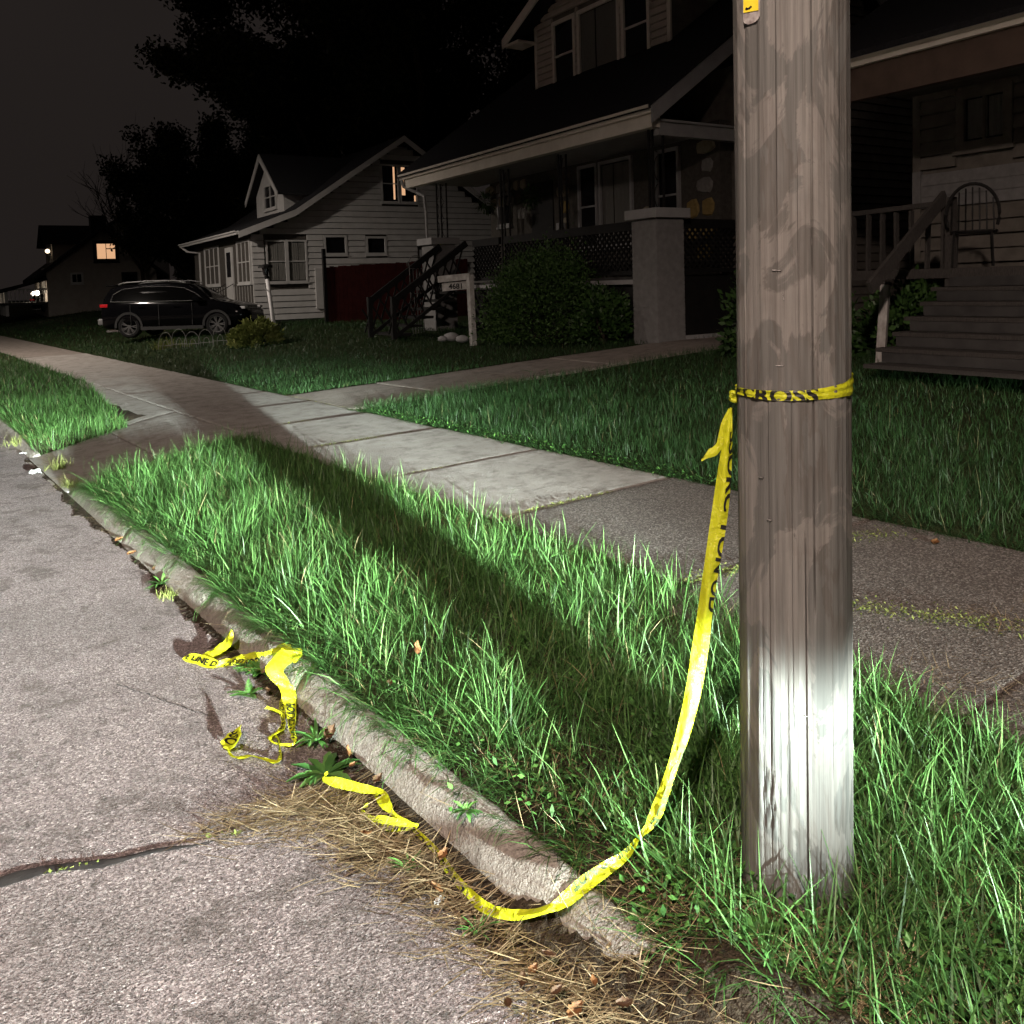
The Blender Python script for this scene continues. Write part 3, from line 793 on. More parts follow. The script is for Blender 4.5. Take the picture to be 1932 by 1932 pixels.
    mb = MB(); mb.prism(poly, nn * .0015); tag = mb.build('tag_plate', mottled('worn_tag_metal', (.20, .17, .16), (.50, .47, .45), 60, .5, .5, 160, .6, .002, metal=.3), root)
    tag.matrix_parent_inverse = Matrix.Translation((-POLE[0], -POLE[1], .02))
    q0 = p + nn * .0025
    mb = MB(); mb.prism([q0 - s * w * .9 - up * .006, q0 + s * w * .9 - up * .012, q0 + s * w * .9 + up * .058, q0 - s * w * .9 + up * .058], nn * .0008)
    o = mb.build('yellow_label', mottled('tag_yellow', (.62, .48, .02), (.75, .6, .04), 30, .5, .4, 100, .2, .001), tag)
    mb = MB(); mb.prism([q0 + nn * .001 + s * w * (-.25 + .45 * math.cos(R(a))) + up * (.004 + .007 * math.sin(R(a))) for a in range(200, 341, 14)] + [q0 + nn * .001 + s * w * (-.25 + .28 * math.cos(R(a))) + up * (.006 + .004 * math.sin(R(a))) for a in range(340, 199, -14)], nn * .0005)
    o = mb.build('printed_digit', mottled('print_black', (.008, .008, .008), (.012, .012, .012), 10, .6), tag)
    return surf
SURF = pole()

# ------------------------------------------------------------------ barrier tape
def M_tape():
    q = NT('barrier_tape_plastic'); v = q.obj((1, 1, 1))
    col = q.ramp(q.noise(v, 45, 5), [(.3, (.47, .50, .010)), (.7, (.62, .655, .03))])
    b = q.bump(q.noise(v, 110, 4, .55, .8), .7, .006); b = q.bump(q.noise(v, 34, 3, .5, 1.2), .4, .012, b)
    q.fin(col, .32, .45, b)
    tr = q.n('ShaderNodeBsdfTranslucent'); q.set(tr.inputs['Color'], (.58, .62, .02))
    mx = q.n('ShaderNodeMixShader'); mx.inputs[0].default_value = .30
    q.t.links.new(q.b.outputs[0], mx.inputs[1]); q.t.links.new(tr.outputs[0], mx.inputs[2]); q.t.links.new(mx.outputs[0], q.o.inputs['Surface'])
    return q.m
MAT['tape'] = M_tape()
MAT['ink'] = mottled('tape_ink', (.006, .006, .005), (.014, .014, .010), 60, .5, .3)
MAT['ink_through'] = mottled('tape_ink_seen_through_plastic', (.030, .042, .014), (.05, .065, .022), 60, .4, .4)

def crom(P, t):
    n = len(P) - 1; k = min(int(t * n), n - 1); f = t * n - k
    p0, p1, p2, p3 = P[max(k - 1, 0)], P[k], P[k + 1], P[min(k + 2, n)]
    return .5 * ((2 * p1) + (p2 - p0) * f + (2 * p0 - 5 * p1 + 4 * p2 - p3) * f * f + (3 * p1 - p0 - 3 * p2 + p3) * f ** 3)
class Ribbon:
    def __init__(s, L, Rr, wr=.004, fold=.0, seed=1):
        s.L, s.R, s.wr, s.fold, s.sd = [Vector(p) for p in L], [Vector(p) for p in Rr], wr, fold, seed
    def pt(s, u, v, off=0.0):
        a, b = crom(s.L, u), crom(s.R, u); e = 1e-3
        a2, b2 = crom(s.L, min(1, u + e)), crom(s.R, min(1, u + e)); a1, b1 = crom(s.L, max(0, u - e)), crom(s.R, max(0, u - e))
        d = (a2 + b2 - a1 - b1); w = b - a
        nn = w.cross(d)
        if nn.length < 1e-9: nn = Vector((0, 0, 1))
        nn.normalize()
        if nn.z < -.2 and abs(nn.z) > .5: nn = -nn
        k = s.sd; ln = s.length()
        wv = s.wr * (math.sin(u * ln * 61 + v * 3 + k) * .5 + math.sin(u * ln * 27 - v * 5 + k * 2) * .7 + math.sin(u * ln * 140 + v * 9 + k * 3) * .22)
        wv += s.fold * (abs(v - .5) * 2 - .5)
        return a + w * v + nn * (wv + off)
    def length(s):
        if not hasattr(s, '_ln'):
            q = [(crom(s.L, i / 60) + crom(s.R, i / 60)) / 2 for i in range(61)]
            s._ln = sum((q[i + 1] - q[i]).length for i in range(60))
        return s._ln
    def into(s, mb, nu=None, nv=8):
        nu = nu or max(16, int(s.length() / .008))
        mb.grid([[s.pt(i / nu, j / nv) for j in range(nv + 1)] for i in range(nu + 1)])
def glyphs(text):
    """flat letter outlines as triangles, height normalised to 1"""
    c = bpy.data.curves.new('txt', 'FONT'); c.body = text; c.size = 1; c.offset = .030; c.resolution_u = 3
    o = bpy.data.objects.new('txt', c); COL.objects.link(o)
    dg = bpy.context.evaluated_depsgraph_get(); me = bpy.data.meshes.new_from_object(o.evaluated_get(dg))
    bpy.data.objects.remove(o); bpy.data.curves.remove(c)
    return me
def lettering(rb, text, u0, u1, v0, v1, parent, mat, off=.0016, flip=False, inv=None, name='lettering'):
    me = glyphs(text)
    bm = bmesh.new(); bm.from_mesh(me); bpy.data.meshes.remove(me)
    xs = [v.co.x for v in bm.verts]; ys = [v.co.y for v in bm.verts]
    ax, bx, ay, by = min(xs), max(xs), min(ys), max(ys)
    for v in bm.verts:
        fx = (v.co.x - ax) / (bx - ax); fy = (v.co.y - ay) / (by - ay)
        v.co = (u0 + (u1 - u0) * (1 - fx if flip else fx), v0 + (v1 - v0) * fy, 0)
    for k in range(1, 50):
        bmesh.ops.bisect_plane(bm, geom=bm.verts[:] + bm.edges[:] + bm.faces[:], plane_co=(u0 + (u1 - u0) * k / 50, 0, 0), plane_no=(1, 0, 0))
    for lim, no in ((.0, (0, -1, 0)), (1.0, (0, 1, 0))):
        bmesh.ops.bisect_plane(bm, geom=bm.verts[:] + bm.edges[:] + bm.faces[:], plane_co=(0, lim, 0), plane_no=no, clear_outer=True)
    for k in (.2, .4, .6, .8):
        bmesh.ops.bisect_plane(bm, geom=bm.verts[:] + bm.edges[:] + bm.faces[:], plane_co=(0, k, 0), plane_no=(0, 1, 0))
    for v in bm.verts: v.co = rb.pt(max(0, min(1, v.co.x)), v.co.y, off)
    me = bpy.data.meshes.new(name); bm.to_mesh(me); bm.free()
    o = link(name, me, mat, parent)
    if inv is not None: o.matrix_parent_inverse = inv
    return o

def tape_on_pole():
    root = empty('barrier_tape', (*POLE, 0), label='yellow barrier tape tied round the pole, trailing down over the kerb', cat='barrier tape')
    inv = Matrix.Translation((-POLE[0], -POLE[1], 0))
    def fin(mb, name):
        o = mb.build(name, MAT['tape'], root, True, fix=False); o.matrix_parent_inverse = inv; return o
    # loop round the shaft
    rad = .1400 - .0022 * 1.27 + .003
    cx, cy = POLE[0] + .0032 * 1.27 * .8, POLE[1] - .0032 * 1.27 * .6
    face = math.atan2(-POLE[1], -POLE[0])
    L, Rr = [], []
    ang = [-1.95, -1.57, -1.15, -.75, -.3, .15, .6, 1.05, 1.45, 1.75, 2.3, 3.0, 3.7, 4.3, 4.6]
    hz = [.008, .007, .009, .010, .012, .012, .014, .018, .024, .026, .024, .015, .012, .010, .009]
    zc = [1.297, 1.297, 1.297, 1.296, 1.295, 1.297, 1.300, 1.304, 1.308, 1.309, 1.304, 1.294, 1.29, 1.292, 1.295]
    for a, h, z in zip(ang, hz, zc):
        x, y = cx + rad * math.cos(face + a), cy + rad * math.sin(face + a)
        L.append((x, y, z - h)); Rr.append((x, y, z + h))
    loop = Ribbon(L, Rr, .0011, 0, 2)
    # make sure offsets go outwards
    def pt(u, v, off=0.0, r=loop):
        a, b = crom(r.L, u), crom(r.R, u); p = a + (b - a) * v; nn = Vector((p.x - cx, p.y - cy, 0)).normalized()
        k = .0012 * (math.sin(v * 14 + u * 9) + math.sin(u * 60 + v * 4))
        return p + nn * (off + k + .001)
    loop.pt = pt
    mb = MB(); loop.into(mb, 150, 8); o = fin(mb, 'tape_loop')
    def ru(a): return float(np.interp(a, ang, np.linspace(0, 1, len(ang))))
    for tx, a0, a1, v0, v1 in (('E CROSS', -1.30, .42, -.35, 1.3),):
        lettering(loop, tx, ru(a0), ru(a1), v0, v1, root, MAT['ink'], .0012, inv=inv)
    # knot at the left of the shaft
    kp = Vector((cx + (rad + .006) * math.cos(face - 1.55), cy + (rad + .006) * math.sin(face - 1.55), 1.275))
    mb = MB(); pts = [kp + Vector((.006 * math.sin(t * 2.4), .006 * math.cos(t * 3.1), .012 * math.sin(t * 1.7))) for t in np.linspace(0, 6, 30)]
    mb.tube(pts, .0055, 8); fin(mb, 'knot')
    # strand hanging from the knot, in the vertical plane through knot and kerb
    P0 = kp; P1 = at(1205, 1590, .04); dv = (P1 - P0); dv.z = 0
    def pl(x, y): return on_plane(x, y, P0, (dv.x, dv.y))
    prs = [(1377, 768, 1382, 770), (1358, 850, 1384, 854), (1341, 950, 1379, 958), (1327, 1050, 1363, 1060), (1316, 1130, 1350, 1140), (1302, 1220, 1340, 1230), (1290, 1300, 1326, 1312), (1276, 1370, 1306, 1384),
           (1258, 1440, 1281, 1452), (1240, 1490, 1264, 1506), (1222, 1535, 1246, 1552)]
    prs = [(a + (c - a) * .10, b + (d - b) * .10, c - (c - a) * .10, d - (d - b) * .10) for a, b, c, d in prs]
    L = [pl(a, b) for a, b, c, d in prs]; Rr = [pl(c, d) for a, b, c, d in prs]
    zz = [(1207, 1574, .075, 1211, 1584, .070), (1172, 1607, .060, 1186, 1620, .045), (1140, 1625, .050, 1158, 1645, .030), (1098, 1652, .035, 1118, 1676, .012), (1062, 1684, .018, 1080, 1706, .000), (1036, 1706, .004, 1046, 1721, -.010),
          (1000, 1716, -.035, 1004, 1732, -.050), (955, 1714, -.062, 965, 1738, -.082), (920, 1702, -.082, 908, 1722, -.100), (893, 1680, -.090, 880, 1692, -.104), (862, 1648, -.094, 850, 1660, -.106), (830, 1604, -.094, 820, 1612, -.106), (797, 1572, -.095, 788, 1580, -.106), (783, 1560, -.098, 779, 1565, -.106)]
    L += [at(a, b, c) for a, b, c, d, e, f in zz]; Rr += [at(d, e, f) for a, b, c, d, e, f in zz]
    st = Ribbon(L, Rr, .0040, .010, 5)
    mb = MB(); st.into(mb, 420, 8); fin(mb, 'tape_strand')
    N = len(L) - 1
    lettering(st, 'SSORC TON OD', .6 / N, 4.2 / N, .66, 1.32, root, MAT['ink'], -.0022, inv=inv)
    lettering(st, 'SSORC TON OD', .6 / N, 4.2 / N, .66, 1.32, root, MAT['ink'], .0022, inv=inv)
    lettering(st, 'POLICE', 7.4 / N, 10.3 / N, .45, 1.35, root, MAT['ink_through'], .003, inv=inv)
    lettering(st, 'POLICE', 7.4 / N, 10.3 / N, .45, 1.35, root, MAT['ink_through'], -.003, inv=inv)
    for sg in (1, -1): lettering(st, 'LINE DO NOT', 11.4 / N, 14.6 / N, -.45, .52, root, MAT['ink_through'], .003 * sg, inv=inv)
    for sg in (1, -1): lettering(st, 'CROSS POLICE', 20.2 / N, 24.3 / N, .40, 1.5, root, MAT['ink'], .003 * sg, inv=inv)
    # crumpled end lying in the gutter
    a = [(782, 1556, -.094, 778, 1566, -.106), (752, 1546, -.085, 745, 1570, -.104), (722, 1540, -.085, 716, 1565, -.104), (705, 1540, -.09, 700, 1552, -.106), (690, 1532, -.09, 686, 1540, -.106), (684, 1524, -.09, 679, 1528, -.104), (694, 1514, -.07, 696, 1520, -.08)]
    r1 = Ribbon([at(*q[:3]) for q in a], [at(*q[3:]) for q in a], .003, .003, 9); mb = MB(); r1.into(mb, 60, 6); fin(mb, 'tape_end')
    lettering(r1, 'IIIIII', .08, .42, .55, 1.3, root, MAT['ink'], .002, inv=inv)
    a = [(790, 1556, -.09, 786, 1564, -.106), (770, 1549, -.08, 764, 1556, -.1), (745, 1531, -.075, 738, 1540, -.095), (738, 1512, -.06, 716, 1520, -.08), (728, 1494, -.055, 706, 1502, -.085), (700, 1484, -.06, 690, 1497, -.09), (668, 1474, -.06, 658, 1492, -.09), (634, 1466, -.06, 626, 1484, -.09), (612, 1466, -.07, 606, 1474, -.09), (620, 1456, -.05, 616, 1460, -.055)]
    r2 = Ribbon([at(*q[:3]) for q in a], [at(*q[3:]) for q in a], .003, .003, 4); mb = MB(); r2.into(mb, 110, 6); fin(mb, 'tape_end')
    lettering(r2, 'LINE DO NO', .42, .86, .5, 1.45, root, MAT['ink'], .0022, inv=inv)
    # torn tail beside the strand
    a = [(1376, 772, 1381, 774), (1362, 800, 1376, 806), (1354, 835, 1368, 842), (1346, 838 + 8, 1362, 850), (1338, 850, 1352, 862), (1330, 862, 1334, 868), (1323, 870, 1325, 873)]
    r3 = Ribbon([pl(q[0], q[1]) + Vector((.012, .012, 0)) for q in a], [pl(q[2], q[3]) + Vector((.012, .012, 0)) for q in a], .002, .002, 3); mb = MB(); r3.into(mb, 50, 6); fin(mb, 'tape_tail')
    lettering(r3, 'LIN', .12, .62, .2, 1.4, root, MAT['ink'], .002, inv=inv)
tape_on_pole()

def tape_in_gutter():
    def k(x, y): return ((700 + x * .4141) * .47168, (2400 + y * .4141) * .47168)
    def A(x, y, z): return at(*k(x, y), z)
    root = empty('barrier_tape', tuple(A(900, 640, -.1)), label='torn yellow barrier tape crumpled at the kerb edge and in the road', cat='barrier tape')
    inv = Matrix.Translation(-root.location)
    def go(a, wr=.003, fold=.002, seed=1, nv=7, name='tape_strip'):
        wr *= 1.5
        r = Ribbon([A(*q[:3]) for q in a], [A(*q[3:]) for q in a], wr, fold, seed); mb = MB(); r.into(mb, None, nv)
        o = mb.build(name, MAT['tape'], root, True, fix=False); o.matrix_parent_inverse = inv; return r
    go([(548, 285, .02, 556, 300, .01), (500, 345, -.02, 550, 400, -.03), (460, 400, -.055, 530, 455, -.07), (400, 450, -.08, 440, 520, -.095), (330, 490, -.09, 370, 555, -.10), (262, 522, -.095, 318, 568, -.104)], .003, .002, 3)
    r = go([(84, 548, -.096, 70, 572, -.108), (165, 514, -.085, 118, 600, -.106), (260, 530, -.088, 205, 625, -.108), (350, 562, -.09, 290, 652, -.108), (452, 594, -.092, 372, 660, -.108)], .002, 0, 5)
    lettering(r, 'E LINE D', .16, .97, .80, .22, root, MAT['ink'], .003, inv=inv)
    r = go([(430, 602, -.095, 380, 656, -.108), (540, 560, -.09, 510, 640, -.106), (640, 528, -.075, 610, 622, -.10), (740, 508, -.06, 720, 640, -.10), (820, 500, -.04, 830, 600, -.09), (890, 498, -.02, 915, 570, -.07), (960, 460, .00, 980, 550, -.03), (1040, 428, .025, 1080, 510, .03), (1120, 440, .035, 1150, 520, .04)], .004, .004, 7)
    lettering(r, 'CROSS POLICE L', .08, .62, .45, 1.1, root, MAT['ink'], .0025, inv=inv)
    go([(1120, 470, .035, 1080, 500, .03), (1190, 455, .02, 1130, 560, .035), (1225, 490, .02, 1160, 600, .02), (1240, 530, .01, 1190, 590, .01)], .006, .006, 11)
    # the broad bright fold and the strip running down the gutter
    r = go([(1215, 545, .02, 1190, 500, .035), (1150, 590, .03, 1060, 480, .055), (1080, 640, .03, 1015, 478, .06), (1045, 700, .02, 880, 640, .03), (1090, 760, -.01, 930, 760, -.01), (1135, 830, -.05, 990, 830, -.04), (1165, 900, -.075, 1030, 920, -.06), (1170, 980, -.09, 1055, 1000, -.085), (1172, 1070, -.098, 1070, 1080, -.098), (1168, 1150, -.10, 1085, 1160, -.10), (1160, 1230, -.10, 1095, 1235, -.10), (1165, 1290, -.10, 1120, 1290, -.10), (1178, 1330, -.10, 1115, 1335, -.10)], .004, .003, 13, 9)
    lettering(r, 'POLICE LINE', .60, .97, .1, .9, root, MAT['ink'], .003, inv=inv)
    r = go([(1035, 930, -.075, 1020, 960, -.09), (1060, 1000, -.095, 1005, 1000, -.10), (1062, 1070, -.10, 1005, 1060, -.104), (1060, 1140, -.10, 1015, 1120, -.104), (1075, 1210, -.10, 1030, 1200, -.104), (1055, 1260, -.10, 1000, 1250, -.104), (1000, 1290, -.10, 960, 1275, -.104), (930, 1335, -.10, 895, 1320, -.104), (960, 1370, -.10, 925, 1365, -.104), (1010, 1390, -.10, 985, 1400, -.104)], .003, .002, 17, 6)
    lettering(r, 'NOT CROSS', .1, .55, .1, .9, root, MAT['ink'], .003, inv=inv)
    go([(1030, 1120, -.10, 1010, 1110, -.104), (1005, 1075, -.09, 985, 1085, -.10), (940, 1045, -.09, 930, 1062, -.10), (890, 1022, -.08, 866, 1052, -.098)], .002, .001, 19, 5)
    go([(1168, 1330, -.098, 1120, 1335, -.106), (1175, 1365, -.098, 1155, 1385, -.106), (1140, 1385, -.10, 1130, 1410, -.107), (1070, 1385, -.10, 1065, 1412, -.107), (1012, 1385, -.10, 1010, 1410, -.107)], .002, .002, 23, 5)
    r = go([(980, 1300, -.10, 970, 1312, -.106), (1010, 1350, -.10, 990, 1360, -.107), (1020, 1420, -.10, 998, 1420, -.107), (1028, 1500, -.10, 1003, 1495, -.107), (1020, 1550, -.10, 990, 1545, -.107), (975, 1580, -.10, 960, 1550, -.107), (900, 1565, -.10, 890, 1540, -.107), (820, 1545, -.10, 800, 1510, -.107), (740, 1512, -.10, 730, 1490, -.107), (660, 1530, -.10, 650, 1505, -.107), (590, 1530, -.10, 590, 1510, -.107), (540, 1505, -.10, 535, 1485, -.107), (515, 1465, -.10, 505, 1450, -.107)], .002, .002, 29, 5)
    lettering(r, 'NE DO NO', .05, .30, .1, .9, root, MAT['ink'], .003, inv=inv)
    r = go([(520, 1450, -.095, 490, 1440, -.106), (580, 1430, -.08, 465, 1410, -.105), (625, 1370, -.075, 450, 1385, -.10), (648, 1310, -.07, 500, 1335, -.095), (640, 1260, -.07, 550, 1290, -.09), (665, 1220, -.06, 610, 1215, -.07)], .006, .006, 31, 8)
    lettering(r, 'OSS', .4, .85, .3, .9, root, MAT['ink'], .003, inv=inv)
tape_in_gutter()

# ------------------------------------------------------------------ leaves, weeds, litter
def leaf_mat(name, a, b): return mottled(name, a, b, 30, .65, .25, 120, .4, .003)
LM = [leaf_mat('leaf_orange', (.085, .036, .013), (.17, .08, .03)), leaf_mat('leaf_brown', (.04, .02, .011), (.085, .045, .02)), leaf_mat('leaf_tan', (.16, .11, .06), (.26, .19, .11))]
def leaf(px, py, z, size, mt, az, label, curl=.5, tilt=.2, group='fallen leaves at the kerb and pavement'):
    p = at(px, py, z); mb = MB(); P = []; size *= .82
    for i in range(9):
        f = i / 8; wd = size * .30 * math.sin(math.pi * min(1, f * .96 + .04)) ** .9 * (1 + .22 * math.sin(f * 27 + size * 90))
        row = []
        for j in range(5):
            q = (j - 2) / 2
            row.append((size * (f - .5), wd * q, size * curl * (.35 * q * q + .5 * (f - .5) ** 2) + size * .03 * math.sin(f * 11 + q * 4)))
        P.append(row)
    mb.grid(P); mb.tube([(size * .5, 0, size * curl * .12), (size * .7, size * .03, size * .05), (size * .82, size * .1, 0)], size * .018, 5)
    o = mb.build('fallen_leaf', LM[mt], None, True, fix=False)
    o.location = p + Vector((0, 0, .012)); o.rotation_euler = (tilt, -tilt * .5, az)
    return setp(o, label, 'leaf', group)
leaf(655, 1424, -.06, .055, 0, 1.35, 'upright orange leaf by the broadleaf weed at the kerb', .5, .9)
leaf(620, 1392, -.09, .085, 1, .6, 'large brown curled leaf between the two gutter weeds', .7, .5)
leaf(665, 1450, -.10, .035, 0, .2, 'small orange leaf just below the upright orange one')
leaf(225, 1022, -.10, .075, 0, .3, 'orange leaf in the gutter nearest the driveway apron')
leaf(248, 1048, -.10, .07, 0, .1, 'orange leaf second from the apron in the gutter')
leaf(292, 1078, -.10, .07, 1, .9, 'brown leaf behind the small green gutter weed')
leaf(470, 1270, -.10, .06, 0, 2.2, 'orange leaf under the feathery weed beside the torn tape')
leaf(497, 1273, -.10, .05, 2, .9, 'tan leaf scrap under the feathery weed by torn tape')
leaf(735, 1295, .015, .05, 1, 1.0, 'brown leaf in the grass edge above the kerb')
leaf(782, 1232, .14, .075, 0, 1.2, 'rusty orange dead leaf cluster resting on the long grass', .9, .8)
leaf(1764, 1028, .055, .09, 0, .2, 'orange brown leaf on the pavement right of the pole', .4, .1)
leaf(823, 1685, -.10, .055, 0, 1.9, 'orange brown leaf lying left of the hanging tape strand', .5, .4)
leaf(835, 1622, -.10, .055, 0, .5, 'orange leaf touching the tape strand in the straw')
leaf(1005, 1840, -.10, .042, 0, .3, 'upper one of two orange leaves in the bottom straw')
leaf(985, 1860, -.10, .05, 1, .8, 'dark brown leaf in the straw at picture bottom')
leaf(1085, 1918, -.09, .06, 0, .1, 'rust red leaf at the very bottom edge on dirt')
leaf(712, 1478, -.10, .06, 1, .5, 'brown leaf behind the crumpled end of the long tape')
leaf(690, 1580, -.10, .04, 0, 2.5, 'orange leaf fragment in the straw below the tape end')
for k, (px, py, sz, mt) in enumerate(((1050, 1880, .04, 1), (1120, 1862, .035, 0), (1035, 1812, .045, 1), (1150, 1795, .03, 2), (960, 1905, .04, 1), (1180, 1905, .05, 1))):
    leaf(px, py, -.045, sz, mt, k * 1.1, ['dark curled leaf on the dirt left of the rust red one', 'small orange leaf on the bare dirt mound', 'dark leaf at the broken end of the kerb', 'tan leaf flake high on the dirt mound', 'dark leaf in the straw left at the bottom edge', 'brown leaf on dirt right at the bottom edge'][k])
leaf(505, 1008 + 300, -.10, .04, 1, 1.5, 'small dark leaf in the road left of the tape strip')

def scrap(px, py, z, size, label, seed):
    rs = np.random.default_rng(seed); p = at(px, py, z); mb = MB(); P = []
    for i in range(8):
        P.append([((i / 7 - .5) * size * (1 + .15 * rs.normal()), (j / 5 - .5) * size * .55 * (1 + .2 * rs.normal()), size * .16 * abs(math.sin(i * 1.9 + j * 1.1)) + .004) for j in range(6)])
    mb.grid(P); o = mb.build('paper_scrap', mottled('white_paper', (.38, .38, .37), (.5, .5, .49), 20, .6), None, False, fix=False)
    o.location = p; o.rotation_euler = (0, 0, .5 + seed); setp(o, label, 'litter', 'white paper scraps in the gutter')
scrap(66, 893, -.112, .17, 'crumpled white paper scrap beside the dry weed at the apron', 1)
scrap(47, 857, -.115, .10, 'small white scrap at the far strip of grass', 2)
scrap(828, 1703, -.108, .032, 'frayed white paper scrap below the orange brown leaf', 3)

class Foliage:
    def __init__(s): s.V, s.T, s.A = [], [], []
    def leaf(s, p, d, up, L, wd, rnd, droop=.3, seg=4, lobes=0):
        """a leaf blade from p along d; two strips folded along the midrib"""
        p, d = Vector(p), Vector(d).normalized(); sd = d.cross(Vector(up)).normalized(); nn = sd.cross(d)
        k = len(s.V); c = p.copy()
        for i in range(seg + 1):
            f = i / seg; w = wd * math.sin(math.pi * min(.98, f * .9 + .06)) ** .8 * (1 - lobes * (i % 2))
            dd = (d - Vector((0, 0, 1)) * droop * f).normalized()
            s.V += [tuple(c - sd * w / 2 + nn * w * .18), tuple(c), tuple(c + sd * w / 2 + nn * w * .18)]; s.A += [rnd] * 3
            c = c + dd * L / seg
        for i in range(seg):
            a = k + i * 3
            s.T += [(a, a + 1, a + 4), (a, a + 4, a + 3), (a + 1, a + 2, a + 5), (a + 1, a + 5, a + 4)]
    def build(s, name, mat, parent=None): return tri_mesh(name, np.array(s.V), np.array(s.T), mat, parent, np.array(s.A), True)
def rosette(name, px, py, z, n, L, wd, label, lobes=0, rise=.6, seed=1, group=None):
    rs = random.Random(seed); p = at(px, py, z); fo = Foliage()
    for i in range(n):
        a = i * 2.4 + rs.uniform(-.3, .3); e = rise * rs.uniform(.25, 1.4); q = rs.uniform(.55, 1.15)
        fo.leaf(p + Vector((.004 * math.cos(a), .004 * math.sin(a), 0)), (math.cos(a), math.sin(a), e), (0, 0, 1), L * q, wd * q, rs.random(), rs.uniform(.4, 1.1), 6, lobes)
    o = fo.build(name, MAT['weed']); setp(o, label, 'weed', group); return o
rosette('broadleaf_weed', 615, 1462, -.115, 22, .125, .034, 'broad toothed rosette weed in the gutter beside the tape end', .22, .45, 1)
rosette('broadleaf_weed', 598, 1398, -.115, 26, .105, .015, 'narrow leaved green weed between tape strip and kerb', 0, .8, 2)
rosette('broadleaf_weed', 305, 1102, -.112, 26, .11, .014, 'small grey green weed clump in the gutter farther up', 0, .7, 3)
rosette('broadleaf_weed', 265, 1040, -.11, 14, .08, .014, 'tiny weed in the gutter nearest the apron', 0, .5, 4)
rosette('broadleaf_weed', 880, 1530, .0, 18, .045, .010, 'light green weed hanging over the kerb above the straw', 0, .7, 5)
rosette('broadleaf_weed', 1300, 1815, .0, 16, .055, .026, 'large round leaved weed in the dirt below the pole', .1, .55, 6)
rosette('broadleaf_weed', 1215, 1735, .0, 14, .045, .018, 'broad leaved weed right of where the tape meets the kerb', .1, .6, 7)
rosette('broadleaf_weed', 1430, 1760, .02, 16, .065, .022, 'broad leaved weed in front of the pole foot', .1, .7, 8)
rosette('broadleaf_weed', 1010, 705, .26, 14, .22, .035, 'weed sprouting from the crack in the front walkway', 0, .5, 9)
rosette('broadleaf_weed', 770, 1640, -.11, 12, .06, .008, 'thin sprig growing out of the gutter straw', 0, 1.2, 12)
rosette('broadleaf_weed', 900, 1760, -.11, 12, .07, .008, 'thin sprig between the tape strand and the bottom straw', 0, 1.2, 13)
def fern_weed(px, py, z, n, L, label, seed):
    rs = random.Random(seed); p = at(px, py, z); fo = Foliage()
    for i in range(n):
        a = i * 2.4 + rs.random(); d = Vector((math.cos(a), math.sin(a), rs.uniform(.25, 1.0))).normalized(); q = rs.uniform(.6, 1.2) * L
        sd = d.cross(Vector((0, 0, 1))).normalized()
        fo.leaf(p, d, (0, 0, 1), q, .0025, .4, .5, 4)
        for k in range(1, 11):
            f = k / 11; c = p + d * q * f - Vector((0, 0, 1)) * q * .25 * f * f
            for sg in (-1, 1): fo.leaf(c, (sd * sg + d * .6), (0, 0, 1), q * .28 * (1 - f * .75), .0085, rs.uniform(.5, 1), .2, 2)
    o = fo.build('feathery_weed', MAT['weed']); setp(o, label, 'weed')
fern_weed(490, 1268, -.112, 34, .125, 'feathery bright green weed under the torn tape', 1)
fern_weed(470, 1312, -.115, 8, .09, 'small flat feathery weed in the road left of the tape strip', 2)
def clump(name, px, py, z, n, h, sp, mt, label, cat='weed', seed=0, wd=.005):
    rg = np.random.default_rng(seed); p = at(px, py, z)
    base = np.stack([rg.normal(p.x, sp, n), rg.normal(p.y, sp, n), np.full(n, p.z)], 1)
    V, T, m = blades(base, rg.uniform(.5, 1.2, n) * h, rg.uniform(.6, 1.3, n) * wd, rg.uniform(0, 6.28, n), np.abs(rg.normal(.6, .4, n)), rg.uniform(.2, 1.2, n), 3)
    o = tri_mesh(name, V, T, MAT[mt], None, np.repeat(rg.random(n), m)); setp(o, label, cat); return o
clump('dry_weed', 112, 885, -.11, 130, .15, .05, 'moss', 'pale yellow dry weed tuft at the foot of the apron', seed=1)
clump('dry_weed', 135, 918, -.11, 110, .13, .05, 'moss', 'yellow green dry tuft where the kerb meets the apron', seed=2)
clump('dry_weed', 45, 838, -.09, 160, .16, .09, 'moss', 'dry tuft at the corner of the far grass strip', seed=3)
clump('dry_weed', 320, 1128, -.115, 90, .06, .03, 'moss', 'straw tuft below the grey green gutter weed', seed=4)
# ------------------------------------------------------------------ houses
MAT['white'] = mottled('white_house_paint', (.42, .415, .40), (.52, .515, .50), 3, .7, .3, 40, .2, .003)
MAT['trim'] = mottled('cream_trim_paint', (.66, .61, .53), (.78, .73, .65), 4, .65, .3, 50, .2, .003)
MAT['greytrim'] = mottled('grey_white_trim', (.28, .28, .28), (.36, .36, .36), 4, .7, .3, 50, .2, .003)
MAT['cream_siding'] = mottled('cream_siding', (.46, .40, .345), (.58, .51, .44), 3, .7, .3, 40, .2, .003)
MAT['tan_siding'] = mottled('weathered_tan_siding', (.11, .10, .085), (.17, .155, .135), 5, .8, .2, 60, .4, .004)
MAT['shingle'] = mottled('asphalt_shingles', (.012, .012, .014), (.030, .030, .033), 30, .9, .2, 60, .8, .01)
MAT['dark'] = mottled('black_paint', (.006, .006, .006), (.014, .013, .012), 8, .6, .3, 60, .2, .002)
MAT['wood'] = mottled('grey_weathered_wood', (.032, .029, .027), (.08, .073, .067), 18, .85, .2, 120, .7, .006, (6, 6, 1))
MAT['step'] = mottled('painted_step', (.032, .031, .030), (.060, .058, .056), 5, .8, .2, 60, .4, .004)
